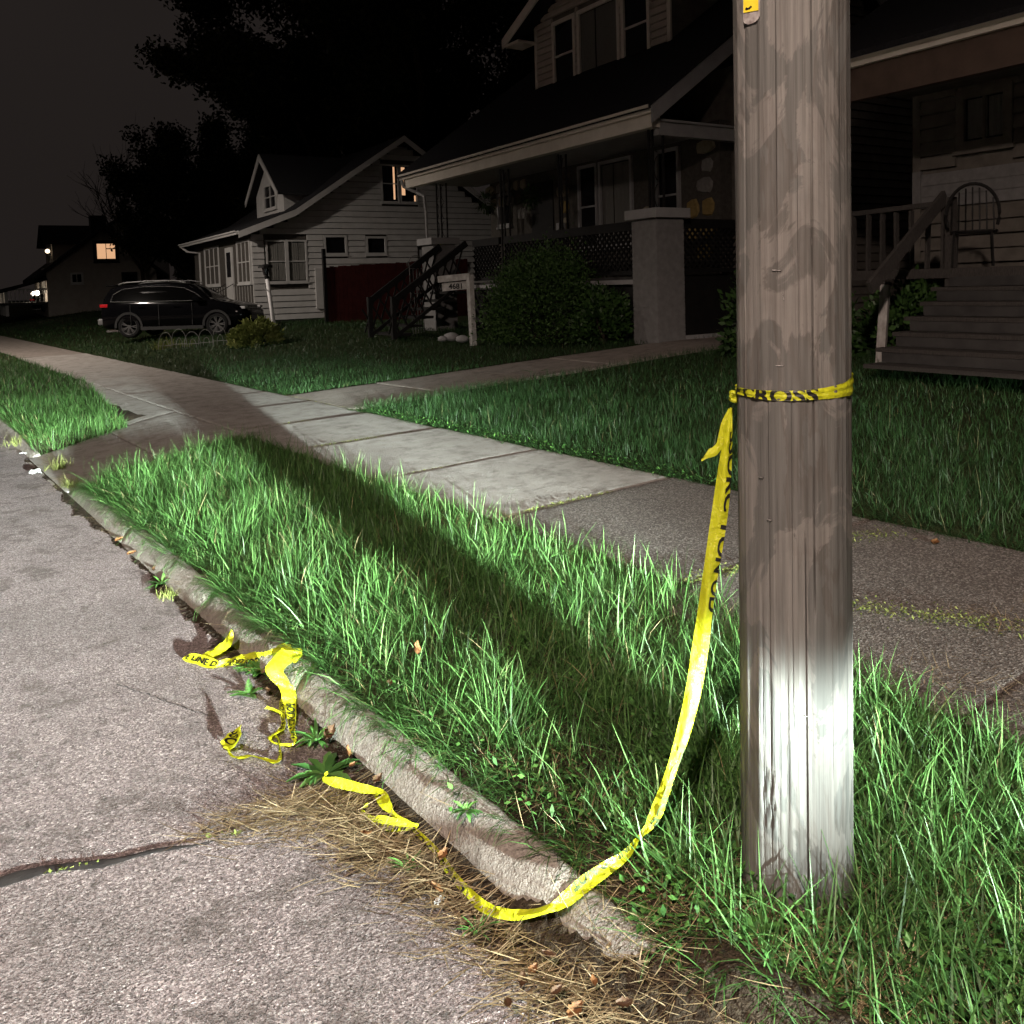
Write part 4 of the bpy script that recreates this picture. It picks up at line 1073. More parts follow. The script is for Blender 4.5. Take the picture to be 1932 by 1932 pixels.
MAT['brick'] = mottled('painted_brick', (.17, .168, .165), (.235, .232, .228), 9, .8, .2, 50, .6, .006)
MAT['redfence'] = mottled('dark_red_fence', (.055, .010, .010), (.09, .018, .016), 6, .8, .2, 60, .4, .004)
MAT['glass'] = NT('window_glass').fin((.008, .008, .009), .06, .3)
MAT['curtain'] = mottled('curtain_cloth', (.15, .15, .135), (.20, .195, .18), 22, .9, .1, 40, .5, .02, (8, 8, .4))
MAT['warm'] = emit('lit_window_warm', (1.0, .56, .30), .75)
MAT['lampwhite'] = emit('lit_lamp', (1.0, .86, .68), 9)
MAT['lampsoft'] = emit('lit_lamp_soft', (1.0, .78, .52), 3)
MAT['wire'] = mottled('white_wire', (.15, .15, .145), (.22, .22, .21), 20, .6)
STONES = [mottled('stone_' + n, a, b, 14, .85, .2, 70, .7, .008) for n, a, b in (('ochre', (.24, .17, .06), (.34, .25, .10)), ('grey', (.16, .155, .145), (.26, .25, .235)), ('buff', (.25, .22, .16), (.36, .32, .24)), ('brown', (.07, .055, .045), (.13, .10, .08)), ('slate', (.10, .105, .11), (.16, .165, .17)))]
MAT['mortar'] = mottled('dark_mortar', (.06, .055, .048), (.10, .092, .082), 12, .95, .1, 90, .6, .006)

MAT['hangleaf'] = leafy('hanging_leaf', [(0, (.012, .03, .008)), (1, (.04, .08, .02))], .5, 0, .3)
class Wall:
    """a wall frame: o origin, a unit vector along the wall, n unit vector outwards; all in the house's local axes"""
    def __init__(s, o, a, n): s.o, s.a, s.n = Vector(o), Vector(a), Vector(n)
    def p(s, u, z, d=0.0): return s.o + s.a * u + s.n * d + Vector((0, 0, z))
    def box(s, mb, u0, u1, z0, z1, d0, d1):
        vs = [s.p(u, z, d) for d in (d0, d1) for (u, z) in ((u0, z0), (u1, z0), (u1, z1), (u0, z1))]
        mb.add(vs, [(0, 1, 2, 3), (7, 6, 5, 4), (0, 4, 5, 1), (1, 5, 6, 2), (2, 6, 7, 3), (3, 7, 4, 0)]); return mb
def wall_mass(W_, poly, th, name, mat, parent):
    mb = MB(); mb.prism([W_.p(u, z, -.03) for u, z in poly], W_.n * -th); return mb.build(name, mat, parent)
def siding(W_, z0, z1, pitch, span, holes, mat, parent, name='siding_board', gap=.022):
    """lapped boards, each its own piece; span(z) gives the wall's ends, holes are window openings"""
    z = z0
    while z < z1 - .02:
        h = min(pitch, z1 - z); a, b = span(z + h * .5)
        if b - a > .05:
            segs = [(a, b)]
            for (h0, h1, y0, y1) in holes:
                if z + h > y0 and z < y1:
                    q = []
                    for (s0, s1) in segs:
                        if h1 <= s0 or h0 >= s1: q.append((s0, s1)); continue
                        if h0 > s0: q.append((s0, h0))
                        if h1 < s1: q.append((h1, s1))
                    segs = q
            for s0, s1 in segs:
                if s1 - s0 < .04: continue
                j = random.uniform(-.003, .003)
                vs = [W_.p(u, zz, d) for u in (s0, s1) for zz, d in ((z + j, .042), (z + h - gap + j, .012), (z + h - gap + j, -.026), (z + j, -.026))]
                mb = MB(); mb.add(vs, [(0, 1, 2, 3), (7, 6, 5, 4), (0, 4, 5, 1), (1, 5, 6, 2), (2, 6, 7, 3), (3, 7, 4, 0)])
                mb.build(name, mat, parent)
        z += pitch
def window(W_, u0, u1, z0, z1, parent, nx=1, nz=2, fr=.07, mat='white', pane='glass', curtain=False, sill=True, name='window', d=.03):
    mb = MB()
    for q in ((u0 - fr, u0, z0 - fr, z1 + fr), (u1, u1 + fr, z0 - fr, z1 + fr), (u0, u1, z1, z1 + fr), (u0, u1, z0 - fr, z0)): W_.box(mb, q[0], q[1], q[2], q[3], -.05, d + .012)
    for i in range(1, nx): c = u0 + (u1 - u0) * i / nx; W_.box(mb, c - .016, c + .016, z0, z1, -.04, d)
    for i in range(1, nz): c = z0 + (z1 - z0) * i / nz; W_.box(mb, u0, u1, c - .02, c + .02, -.04, d - .004)
    o = mb.build(name, MAT[mat], parent)
    mb = MB()
    W_.box(mb, u0, u1, z0, z1, d - .050, d - .042); mb.build('pane', MAT[pane], o)
    if curtain:
        mb = MB(); n = 16
        for a, b in ((u0 + .02, u0 + (u1 - u0) * .57), (u1 - (u1 - u0) * .40, u1 - .02)):
            mb.grid([[W_.p(a + (b - a) * i / n, zz, d - .036 + .003 * math.sin(i * 1.7)) for zz in (z0 + .03, z1 - .02)] for i in range(n + 1)])
        setp(mb.build('curtain', MAT['curtain'], o, fix=False))
    if sill:
        mb = MB(); W_.box(mb, u0 - fr - .03, u1 + fr + .03, z0 - fr - .05, z0 - fr, -.03, .07); mb.build('sill', MAT[mat], o)
    return o
def gutter(p, q, parent, mat, out, s=.12):
    """K-style gutter from p to q, out = outward unit vector"""
    p, q, out = Vector(p), Vector(q), Vector(out); pr = [(0, 0), (0, -s), (s * .55, -s), (s * .6, -s * .55), (s, -s * .35), (s, 0), (s * .9, 0), (s * .9, -s * .3), (s * .05, -s * .3), (s * .05, 0)]
    mb = MB(); mb.prism([p + out * a + Vector((0, 0, b)) for a, b in pr], q - p); return mb.build('gutter', mat, parent)

HA = R(-4)                                       # the house fronts stand 4 degrees off the kerb line
# ---- house with the stone porch (number 4681) -----------------------------------------------
def porch_house():
    gz = .56; ox, oy = 11.12, 10.66
    H = empty('porch_house', (ox, oy, gz), HA, 'large house with stone porch, lattice rail and white brick pillars', 'house')
    Z = lambda z: z - gz                                                # build with heights above street datum
    FL, TOP, EAVE, WV = Z(1.66), Z(2.64), Z(4.40), 1.75
    # porch floor and skirt
    mb = MB(); mb.box(-.20, WV, .1, 9.0, FL - .14, FL); mb.build('porch_floor', MAT['step'], H)
    mb = MB(); mb.box(-.235, -.205, .34, 7.6, FL - .13, FL - .05); mb.build('floor_trim', MAT['greytrim'], H)
    mb = MB(); mb.box(-.13, -.10, .34, 6.2, -.2, FL - .16); mb.box(.3, WV - .02, -.19, -.16, -.2, FL - .16); mb.build('porch_skirt', MAT['dark'], H)
    mb = MB(); mb.box(.32, 2.1, -.27, -.20, -.02, .05); mb.build('base_trim', MAT['greytrim'], H)
    # brick pillars with concrete caps
    for y0, big in ((0, 1), (8.05, 1)):
        mb = MB(); mb.box(-.31, .31, y0 - .31, y0 + .31, -.3, Z(2.63)); pl = mb.build('pillar', MAT['brick'], H, bevel=.012)
        mb = MB(); mb.box(-.40, .40, y0 - .40, y0 + .40, Z(2.635), Z(2.80)); mb.build('pillar_cap', MAT['greytrim'], pl, bevel=.012)
        k = 0
        zz = -.02
        while zz < Z(2.6) and y0 == 0:                                 # mortar courses give the brick its scale
            mb = MB(); mb.box(-.3135, .3135, y0 - .3135, y0 + .3135, zz, zz + .062); mb.build('brick_course', MAT['brick'], pl); zz += .074
    # ornamental iron posts: three bars with scrolls
    def iron(y, z0, z1, parent, w=.16):
        mb = MB()
        for a, b in ((-w, 0), (0, w * .55), (w * .2, -w * .9)): mb.box(a - .016, a + .016, y + b - .016, y + b + .016, z0, z1)
        o = mb.build('iron_post', MAT['dark'], parent)
        for s in (0, 1):
            for k in range(3):
                zc = z0 + (z1 - z0) * (k + .5) / 3; mb = MB(); q = (z1 - z0) / 6 * .85
                pts = [(-w * (1 - s) + (w * .5) * math.sin(t) * (1 if s == 0 else -.4) + (w * .2 if s else 0), y + w * .3 * math.sin(t), zc + q * math.cos(t)) for t in np.linspace(0, math.pi, 9)]
                mb.tube(pts, .008, 5); mb.build('scroll', MAT['dark'], o)
    iron(0, Z(2.80), Z(4.22), H); iron(7.75, Z(2.80), Z(4.12), H); iron(4.85, FL, Z(4.10), H, .12); iron(2.72, FL, Z(4.12), H, .1)
    # lattice rail: frame bars and every slat
    def lattice(W_, u0, u1, z0, z1, n, name='lattice_panel'):
        mb = MB(); W_.box(mb, u0, u1, z1 - .16, z1, -.035, .035); fr = mb.build(name, MAT['dark'], H)
        mb = MB(); W_.box(mb, u0, u1, z0, z0 + .07, -.03, .03); mb.build('bottom_rail', MAT['dark'], fr)
        a0, a1, b0, b1 = u0, u1, z0 + .07, z1 - .16; hgt = b1 - b0; st = .135
        for sg in (1, -1):
            k = a0 - hgt
            while k < a1:
                x0, x1 = k, k + hgt
                f0 = max(0, (a0 - x0) / hgt); f1 = min(1, (a1 - x0) / hgt)
                if f1 - f0 > .08:
                    za, zb = (b0 + hgt * f0, b0 + hgt * f1) if sg > 0 else (b1 - hgt * f0, b1 - hgt * f1)
                    mb = MB(); mb.bar(W_.p(x0 + hgt * f0, za, .008 * sg), W_.p(x0 + hgt * f1, zb, .008 * sg), .014, .052, W_.n); mb.build('lattice_slat', MAT['dark'], fr)
                k += st
    front = Wall((-.12, 0, 0), (0, 1, 0), (-1, 0, 0)); sidew = Wall((0, -.12, 0), (1, 0, 0), (0, -1, 0))
    lattice(front, .32, 4.75, FL + .04, TOP, 0)
    lattice(front, 4.95, 6.1, FL + .04, TOP, 0)
    lattice(sidew, .32, WV, FL + .04, TOP, 0)
    mb = MB(); sidew.box(mb, .32, 2.6, -.15, FL - .02, -.03, .0); mb.build('side_skirt', MAT['dark'], H)
    # stone faced front wall
    wall = Wall((WV, 0, 0), (0, 1, 0), (-1, 0, 0))
    mb = MB(); mb.box(WV, WV + .3, .2, 8.35, FL - .1, EAVE + .1); wl = mb.build('front_wall', MAT['mortar'], H)
    holes = [(5.42, 6.46, 0, 3.9), (2.55, 4.55, 0, 3.6), (1.18, 1.95, 0, 3.6), (7.28, 8.0, 1.9, 3.0)]
    rs = random.Random(5); y = .25; k = 0
    zrow = FL + .25
    while zrow < EAVE - .15:
        hh = rs.uniform(.26, .40); y = .25 + rs.uniform(0, .15)
        while y < 8.2:
            w = rs.uniform(.26, .55); c = (y + w / 2, zrow + hh / 2); y += w + .05
            if any(a - .12 < c[0] + w * .3 and c[0] - w * .3 < b + .12 and lo < c[1] - Z(0) * 0 < hi + .15 + FL * 0 for a, b, lo, hi in holes): continue
            poly = []
            for i in range(9):
                an = 2 * math.pi * i / 9; sq = 1 / max(abs(math.cos(an)), abs(math.sin(an))) ** .55
                poly.append((c[0] + w / 2 * math.cos(an) * sq * rs.uniform(.82, 1.0), c[1] + hh / 2 * math.sin(an) * sq * rs.uniform(.82, 1.0)))
            mb = MB(); n = 9
            vs = [wall.p(u, z, .0) for u, z in poly] + [wall.p(c[0] + (u - c[0]) * .86, c[1] + (z - c[1]) * .86, .035) for u, z in poly]
            mb.add(vs, [tuple(range(n, 2 * n))] + [(i, (i + 1) % n, n + (i + 1) % n, n + i) for i in range(n)])
            mb.build('stone', STONES[0 if (c[0] < 1.1 and c[1] < 2.6) else rs.choice([0, 1, 1, 2, 2, 1, 3])], wl); k += 1
        zrow += hh + .05
    # picture window group, single window, small window, door
    window(wall, 3.86, 4.42, FL + .75, Z(4.12), H, 1, 2, .07, 'greytrim', d=.05)
    window(wall, 2.70, 3.66, FL + .75, Z(4.12), H, 1, 1, .07, 'greytrim', 'glass', True, d=.05)
    window(wall, 1.30, 1.84, FL + .75, Z(4.10), H, 1, 2, .07, 'greytrim', d=.05)
    window(wall, 7.38, 7.88, Z(3.15), Z(3.86), H, 1, 1, .07, 'greytrim', d=.05)
    mb = MB(); wall.box(mb, 5.50, 6.40, FL, Z(4.02), -.01, .03); dr = mb.build('door', MAT['dark'], H)
    mb = MB(); mb.tube([wall.p(6.28, FL + 1.0, .04), wall.p(6.28, FL + 1.06, .075), wall.p(6.28, FL + 1.12, .04)], .012, 6); mb.build('handle', MAT['greytrim'], dr)
    mb = MB(); mb.box(*sorted((WV - .16, WV - .04)), 5.0, 5.2, FL + .95, FL + 1.32); o = mb.build('mailbox', MAT['greytrim'], H)
    mb = MB(); mb.prism([(WV - .165, 5.10 + .03 * math.cos(R(a)), FL + 1.12 + .06 * math.sin(R(a))) for a in range(0, 360, 30)], (.004, 0, 0)); mb.build('emblem', MAT['dark'], o)
    # hanging flower baskets either side of the door
    for y, zc in ((5.0, Z(3.55)), (6.9, Z(3.6))):
        fo = Foliage(); rr = random.Random(int(y * 10))
        for i in range(260):
            d = Vector((rr.gauss(0, 1), rr.gauss(0, 1), rr.gauss(-.15, .8))).normalized()
            fo.leaf(Vector((.75, y, zc)) + d * rr.uniform(.08, .26), d, (0, 0, 1), .10, .04, rr.random(), .6, 2)
        hp = fo.build('hanging_plant', MAT['hangleaf']); hp.location = (ox, oy, gz); hp.rotation_euler = (0, 0, HA)
        setp(hp, 'trailing plant hanging on the porch right of the dark door' if y < 6 else 'trailing plant hanging on the porch left of the dark door', 'plant', 'hanging plants on the stone porch')
    # ceiling, beam, roof
    mb = MB(); mb.box(-.28, WV + .1, -.25, 9.2, EAVE - .14, EAVE - .10); mb.build('porch_ceiling', MAT['greytrim'], H)
    mb = MB(); mb.box(-.30, -.12, -.25, 9.25, EAVE - .25, EAVE - .005); mb.build('fascia', MAT['trim'], H)
    gutter((-.30, -.30, EAVE + .10), (-.30, 9.35, EAVE + .10), H, MAT['trim'], (-1, 0, 0), .13)
    mb = MB(); mb.tube([(-.36, 9.25, EAVE - .02), (-.34, 9.2, EAVE - .2), (-.10, 8.9, EAVE - .38), (-.05, 8.62, EAVE - .50), (-.05, 8.55, EAVE - .9), (-.05, 8.55, .1)], .04, 8); mb.build('downspout', MAT['greytrim'], H)
    sl = .71; RX = 4.6; RZ = EAVE + .12 + sl * (RX + .42)
    roof = MB(); roof.prism([(-.42, -.38, EAVE + .12), (RX, -.38, RZ), (2 * RX + .42, -.38, EAVE + .12), (2 * RX + .42, -.38, EAVE + .02), (RX, -.38, RZ - .12), (-.42, -.38, EAVE + .02)], (0, 9.8, 0)); rf = roof.build('roof', MAT['shingle'], H)
    mb = MB(); mb.prism([(-.44, -.43, EAVE + .06), (RX, -.43, RZ - .06), (RX, -.43, RZ - .34), (-.44, -.43, EAVE - .22)], (0, .045, 0)); mb.prism([(2 * RX + .44, -.43, EAVE + .06), (RX, -.43, RZ - .06), (RX, -.43, RZ - .34), (2 * RX + .44, -.43, EAVE - .22)], (0, .045, 0)); mb.build('rake_board', MAT['greytrim'], H)
    mb = MB(); mb.box(-.1, 2.2, -.20, -.06, EAVE - .36, EAVE - .10); mb.build('side_beam', MAT['greytrim'], H)
    # body of the house behind the porch, gable end towards the neighbour
    mb = MB(); mb.prism([(WV + .32, -.05, -.3), (2 * RX - .2, -.05, -.3), (2 * RX - .2, -.05, EAVE), (RX, -.05, RZ - .3), (WV + .32, -.05, EAVE + 1.1)], (0, 8.9, 0)); mb.build('house_body', MAT['tan_siding'], H)
    gab = Wall((0, -.08, 0), (1, 0, 0), (0, -1, 0))
    def gsp(z): return (WV + .34, 2 * RX - .2) if z < EAVE - .1 else (max(WV + .34, (z - EAVE) / sl - .1), min(2 * RX - .2, 2 * RX - (z - EAVE) / sl + .1) - .0)
    wn = (3.55, 4.05, Z(3.05), Z(3.65))
    siding(gab, 0.1, RZ - .5, .17, gsp, [(wn[0] - .1, wn[1] + .1, wn[2] - .1, wn[3] + .1)], MAT['tan_siding'], H)
    window(gab, *wn, H, 1, 1, .08, 'tan_siding')
    # front dormer with three windows
    D = Wall((2.3, 0, 0), (0, 1, 0), (-1, 0, 0)); zb = Z(6.02); u0, u1 = 2.05, 6.82; um = (u0 + u1) / 2; wt = Z(7.95); pk = wt + 1.15
    mb = MB(); mb.prism([D.p(u0, zb, -.03), D.p(u1, zb, -.03), D.p(u1, wt, -.03), D.p(um, pk, -.03), D.p(u0, wt, -.03)], (2.6, 0, 0)); dm = mb.build('dormer', MAT['tan_siding'], H)
    ws = [(2.70, 3.44), (3.68, 5.02), (5.28, 6.02)]
    siding(D, zb + .12, pk - .15, .155, lambda z: (u0 + .06, u1 - .06) if z < wt else (u0 + (z - wt) / (pk - wt) * (um - u0), u1 - (z - wt) / (pk - wt) * (u1 - um)), [(a - .1, b + .1, zb + .14, wt - .05) for a, b in ws], MAT['cream_siding'], dm)
    for k, (a, b) in enumerate(ws): window(D, a, b, zb + .26, wt - .18, dm, 1, 1 if k == 1 else 2, .09, 'trim', 'glass', k == 1)
    mb = MB()
    for sg in (-1, 1):
        ue = um + sg * ((u1 - u0) / 2 + .65); zE = pk + .12 - ((u1 - u0) / 2 + .65) * (pk - wt) / ((u1 - u0) / 2)
        mb.prism([(1.75, um, pk + .12), (1.75, ue, zE), (1.75, ue, zE - .13), (1.75, um, pk - .02)], (3.6, 0, 0))
    mb.build('dormer_roof', MAT['shingle'], dm)
    mb = MB()
    for sg in (-1, 1):
        ue = um + sg * ((u1 - u0) / 2 + .66); zE = pk + .10 - ((u1 - u0) / 2 + .66) * (pk - wt) / ((u1 - u0) / 2)
        mb.prism([(1.70, um, pk + .09), (1.70, ue, zE), (1.70, ue, zE - .24), (1.70, um, pk - .16)], (.045, 0, 0))
        mb.box(1.76, 2.3, *sorted((ue - sg * .03, um + sg * (u1 - u0) / 2)), zE - .2, zE - .14)
    mb.build('dormer_rake', MAT['trim'], dm)
    for c in (u0, u1):
        mb = MB(); D.box(mb, c - .05, c + .05, zb, wt, -.02, .03); mb.build('corner_board', MAT['trim'], dm)
    # steps with lattice rail at the far end of the porch
    for k in range(6):
        mb = MB(); mb.box(-.25 - .29 * (k + 1), -.25 - .29 * k + .03, 6.35, 7.55, FL - .18 * (k + 1) - .06, FL - .18 * (k + 1)); mb.build('step', MAT['dark'], H)
    for yy in (6.3, 7.6):
        mb = MB(); mb.bar((-.2, yy, FL + .92), (-2.1, yy, .75), .07, .14); mb.bar((-.2, yy, FL + .1), (-2.1, yy, -.05), .05, .08); mb.box(-2.16, -2.06, yy - .05, yy + .05, -.1, .85); rl = mb.build('stair_rail', MAT['dark'], H)
        for k in range(9):
            f = (k + .5) / 9; mb = MB(); x = -.2 - 1.9 * f; zt = FL + .92 - (FL + .17) * f
            mb.bar((x, yy, zt - .05), (x - .25, yy, zt - .80), .012, .04); mb.build('lattice_slat', MAT['dark'], rl)
            mb = MB(); mb.bar((x - .3, yy + .012, zt - .25), (x + .05, yy + .012, zt - .82), .012, .04); mb.build('lattice_slat', MAT['dark'], rl)
    return H
porch_house()

# ---- white house with a lit upper window ----------------------------------------------------
def white_house():
    gz = .5; H = empty('white_house', (10.95, 29.72, gz), HA, 'white clapboard house with glazed front porch and small dormer', 'house')
    Z = lambda z: z - gz
    Ws = Wall((0, 0, 0), (1, 0, 0), (0, -1, 0)); Wf = Wall((0, 0, 0), (0, 1, 0), (-1, 0, 0))
    px, pz = 5.86, Z(7.24)
    rake = [(-.30, Z(3.62)), (1.55, Z(4.40)), (px, pz), (10.4, Z(4.15))]
    def top(u): return float(np.interp(u, [r[0] for r in rake], [r[1] for r in rake]))
    outl = [(0, -.4), (10.2, -.4), (10.2, top(10.2) - .1), (px, pz - .1), (1.55, top(1.55) - .1), (0, top(0) - .1)]
    mb = MB(); mb.prism([Ws.p(u, z, -.045) for u, z in outl], (0, 8.2, 0)); mb.build('house_body', MAT['mortar'], H)
    holes = [(4.98, 6.52, Z(4.78), Z(6.3)), (2.62, 3.56, Z(2.86), Z(3.62)), (4.26, 5.14, Z(2.86), Z(3.58)), (.45, 2.02, Z(1.85), Z(3.50)), (6.4, 7.2, Z(1.4), Z(3.2))]
    def span(z):
        us = [u for u in np.linspace(.03, 10.18, 400) if top(u) - .14 > z]
        return (us[0], us[-1]) if us else (0, 0)
    siding(Ws, Z(.62), pz - .3, .215, span, holes, MAT['white'], H, gap=.013)
    mb = MB(); Ws.box(mb, -.02, 10.2, -.4, Z(.62), -.02, .015); mb.build('foundation', MAT['step'], H)
    # upper windows, partly lit behind dark curtains
    o = window(Ws, 5.05, 5.67, Z(4.88), Z(6.20), H, 1, 2, .06, 'white')
    mb = MB(); Ws.box(mb, 5.50, 5.57, Z(4.95), Z(6.17), -.010, -.004); mb.build('lit_gap', MAT['warm'], o)
    o = window(Ws, 5.82, 6.45, Z(4.88), Z(6.20), H, 1, 2, .06, 'white')
    mb = MB(); Ws.box(mb, 5.84, 5.99, Z(5.12), Z(6.17), -.010, -.004); mb.build('lit_gap', MAT['warm'], o)
    mb = MB(); Ws.box(mb, 6.36, 6.42, Z(4.90), Z(5.12), -.010, -.004); mb.build('lit_gap', MAT['warm'], o)
    window(Ws, 2.72, 3.46, Z(2.95), Z(3.52), H, 1, 1, .08, 'white'); window(Ws, 4.36, 5.04, Z(2.95), Z(3.48), H, 1, 1, .08, 'white')
    window(Ws, .58, 1.20, Z(1.98), Z(3.36), H, 1, 2, .06, 'white', curtain=True); window(Ws, 1.32, 1.94, Z(1.98), Z(3.36), H, 1, 2, .06, 'white', curtain=True)
    mb = MB(); Ws.box(mb, 6.5, 7.1, Z(.9), Z(3.05), -.02, .03); mb.build('side_door', MAT['greytrim'], H)
    mb = MB(); Ws.box(mb, 2.25, 2.95, Z(.95), Z(2.4), .02, .10); mb.build('cellar_hatch', MAT['white'], H)
    # glazed porch front
    mb = MB(); Wf.box(mb, .0, 7.0, -.4, Z(3.55), -.06, -.025); mb.build('porch_wall', MAT['white'], H)
    for a, b, n in ((4.30, 6.35, 3), (-.0 + .12, 1.60, 3)):
        window(Wf, a, b, Z(2.0), Z(3.38), H, n, 2, .08, 'white', curtain=True)
    mb = MB(); Wf.box(mb, 2.25, 3.20, Z(1.1), Z(3.30), .0, .05); dr = mb.build('porch_door', MAT['white'], H)
    mb = MB(); Wf.box(mb, 2.45, 3.0, Z(2.2), Z(3.12), .05, .058); mb.build('pane', MAT['glass'], dr)
    k = 0
    for u in np.arange(.2, 7, .35):
        if 2.1 < u < 3.4: continue
        mb = MB(); Wf.box(mb, u, u + .02, Z(.6), Z(1.85), .0, .012); mb.build('panel_batten', MAT['white'], H)
    for k in range(4):
        mb = MB(); mb.box(-.3 * (k + 1), -.3 * k, 2.2, 3.3, -.1, Z(1.1) - .15 * k - .02); mb.build('step', MAT['step'], H)
    for yy in (2.2, 3.3): mb = MB(); mb.tube([(-1.3, yy, .1), (-1.3, yy, .75), (-.05, yy, 1.45)], .015, 6); mb.build('hand_rail', MAT['dark'], H)
    # roof
    mb = MB(); up = .10
    ol = [(r[0] - (.18 if i == 0 else 0) + (.2 if i == 3 else 0), r[1] + up) for i, r in enumerate(rake)]
    mb.prism([(u, -.32, z) for u, z in ol] + [(u, -.32, z - .12) for u, z in ol[::-1]], (0, 8.75, 0)); mb.build('roof', MAT['shingle'], H)
    mb = MB()
    for (a, b) in zip(ol[:-1], ol[1:]): mb.prism([(a[0], -.37, a[1] - .03), (b[0], -.37, b[1] - .03), (b[0], -.37, b[1] - .25), (a[0], -.37, a[1] - .25)], (0, .045, 0))
    mb.build('rake_board', MAT['white'], H)
    gutter((-.48, -.35, Z(3.72)), (-.48, 8.4, Z(3.72)), H, MAT['white'], (-1, 0, 0), .13)
    mb = MB(); mb.tube([(-.5, 8.3, Z(3.6)), (-.3, 8.1, Z(3.4)), (-.05, 7.1, Z(3.3)), (-.05, 7.1, .1)], .045, 8); mb.build('downspout', MAT['white'], H)
    # dormer
    D = Wall((1.6, 0, 0), (0, 1, 0), (-1, 0, 0)); u0, u1, zb, wt = 1.12, 4.45, Z(4.45), Z(5.35); um = 2.75; pk = Z(6.75)
    mb = MB(); mb.prism([D.p(u0, zb, -.02), D.p(u1, zb, -.02), D.p(u1, wt, -.02), D.p(um, pk - .1, -.02), D.p(u0, wt, -.02)], (3.0, 0, 0)); dm = mb.build('dormer', MAT['white'], H)
    window(D, 1.95, 3.25, Z(4.80), Z(5.60), dm, 2, 2, .08, 'white')
    mb = MB()
    for sg, ue in ((-1, u0 - .35), (1, u1 + .35)):
        zE = wt - .15; mb.prism([(1.3, um, pk + .08), (1.3, ue, zE), (1.3, ue, zE - .1), (1.3, um, pk - .04)], (4.0, 0, 0))
    mb.build('dormer_roof', MAT['shingle'], dm)
    mb = MB()
    for sg, ue in ((-1, u0 - .36), (1, u1 + .36)):
        zE = wt - .15; mb.prism([(1.26, um, pk + .06), (1.26, ue, zE), (1.26, ue, zE - .2), (1.26, um, pk - .2)], (.04, 0, 0))
    mb.build('dormer_rake', MAT['white'], dm)
    for (u, z0, w) in ((7.9, 2.3, .28),):
        mb = MB(); Ws.box(mb, u, u + w, Z(z0), Z(z0) + .38, .02, .16); mb.build('meter_box', MAT['greytrim'], H)
        mb = MB(); mb.tube([Ws.p(u + .1, Z(z0), .08), Ws.p(u + .1, .1, .06)], .03, 6); mb.build('conduit', MAT['greytrim'], H)
white_house()

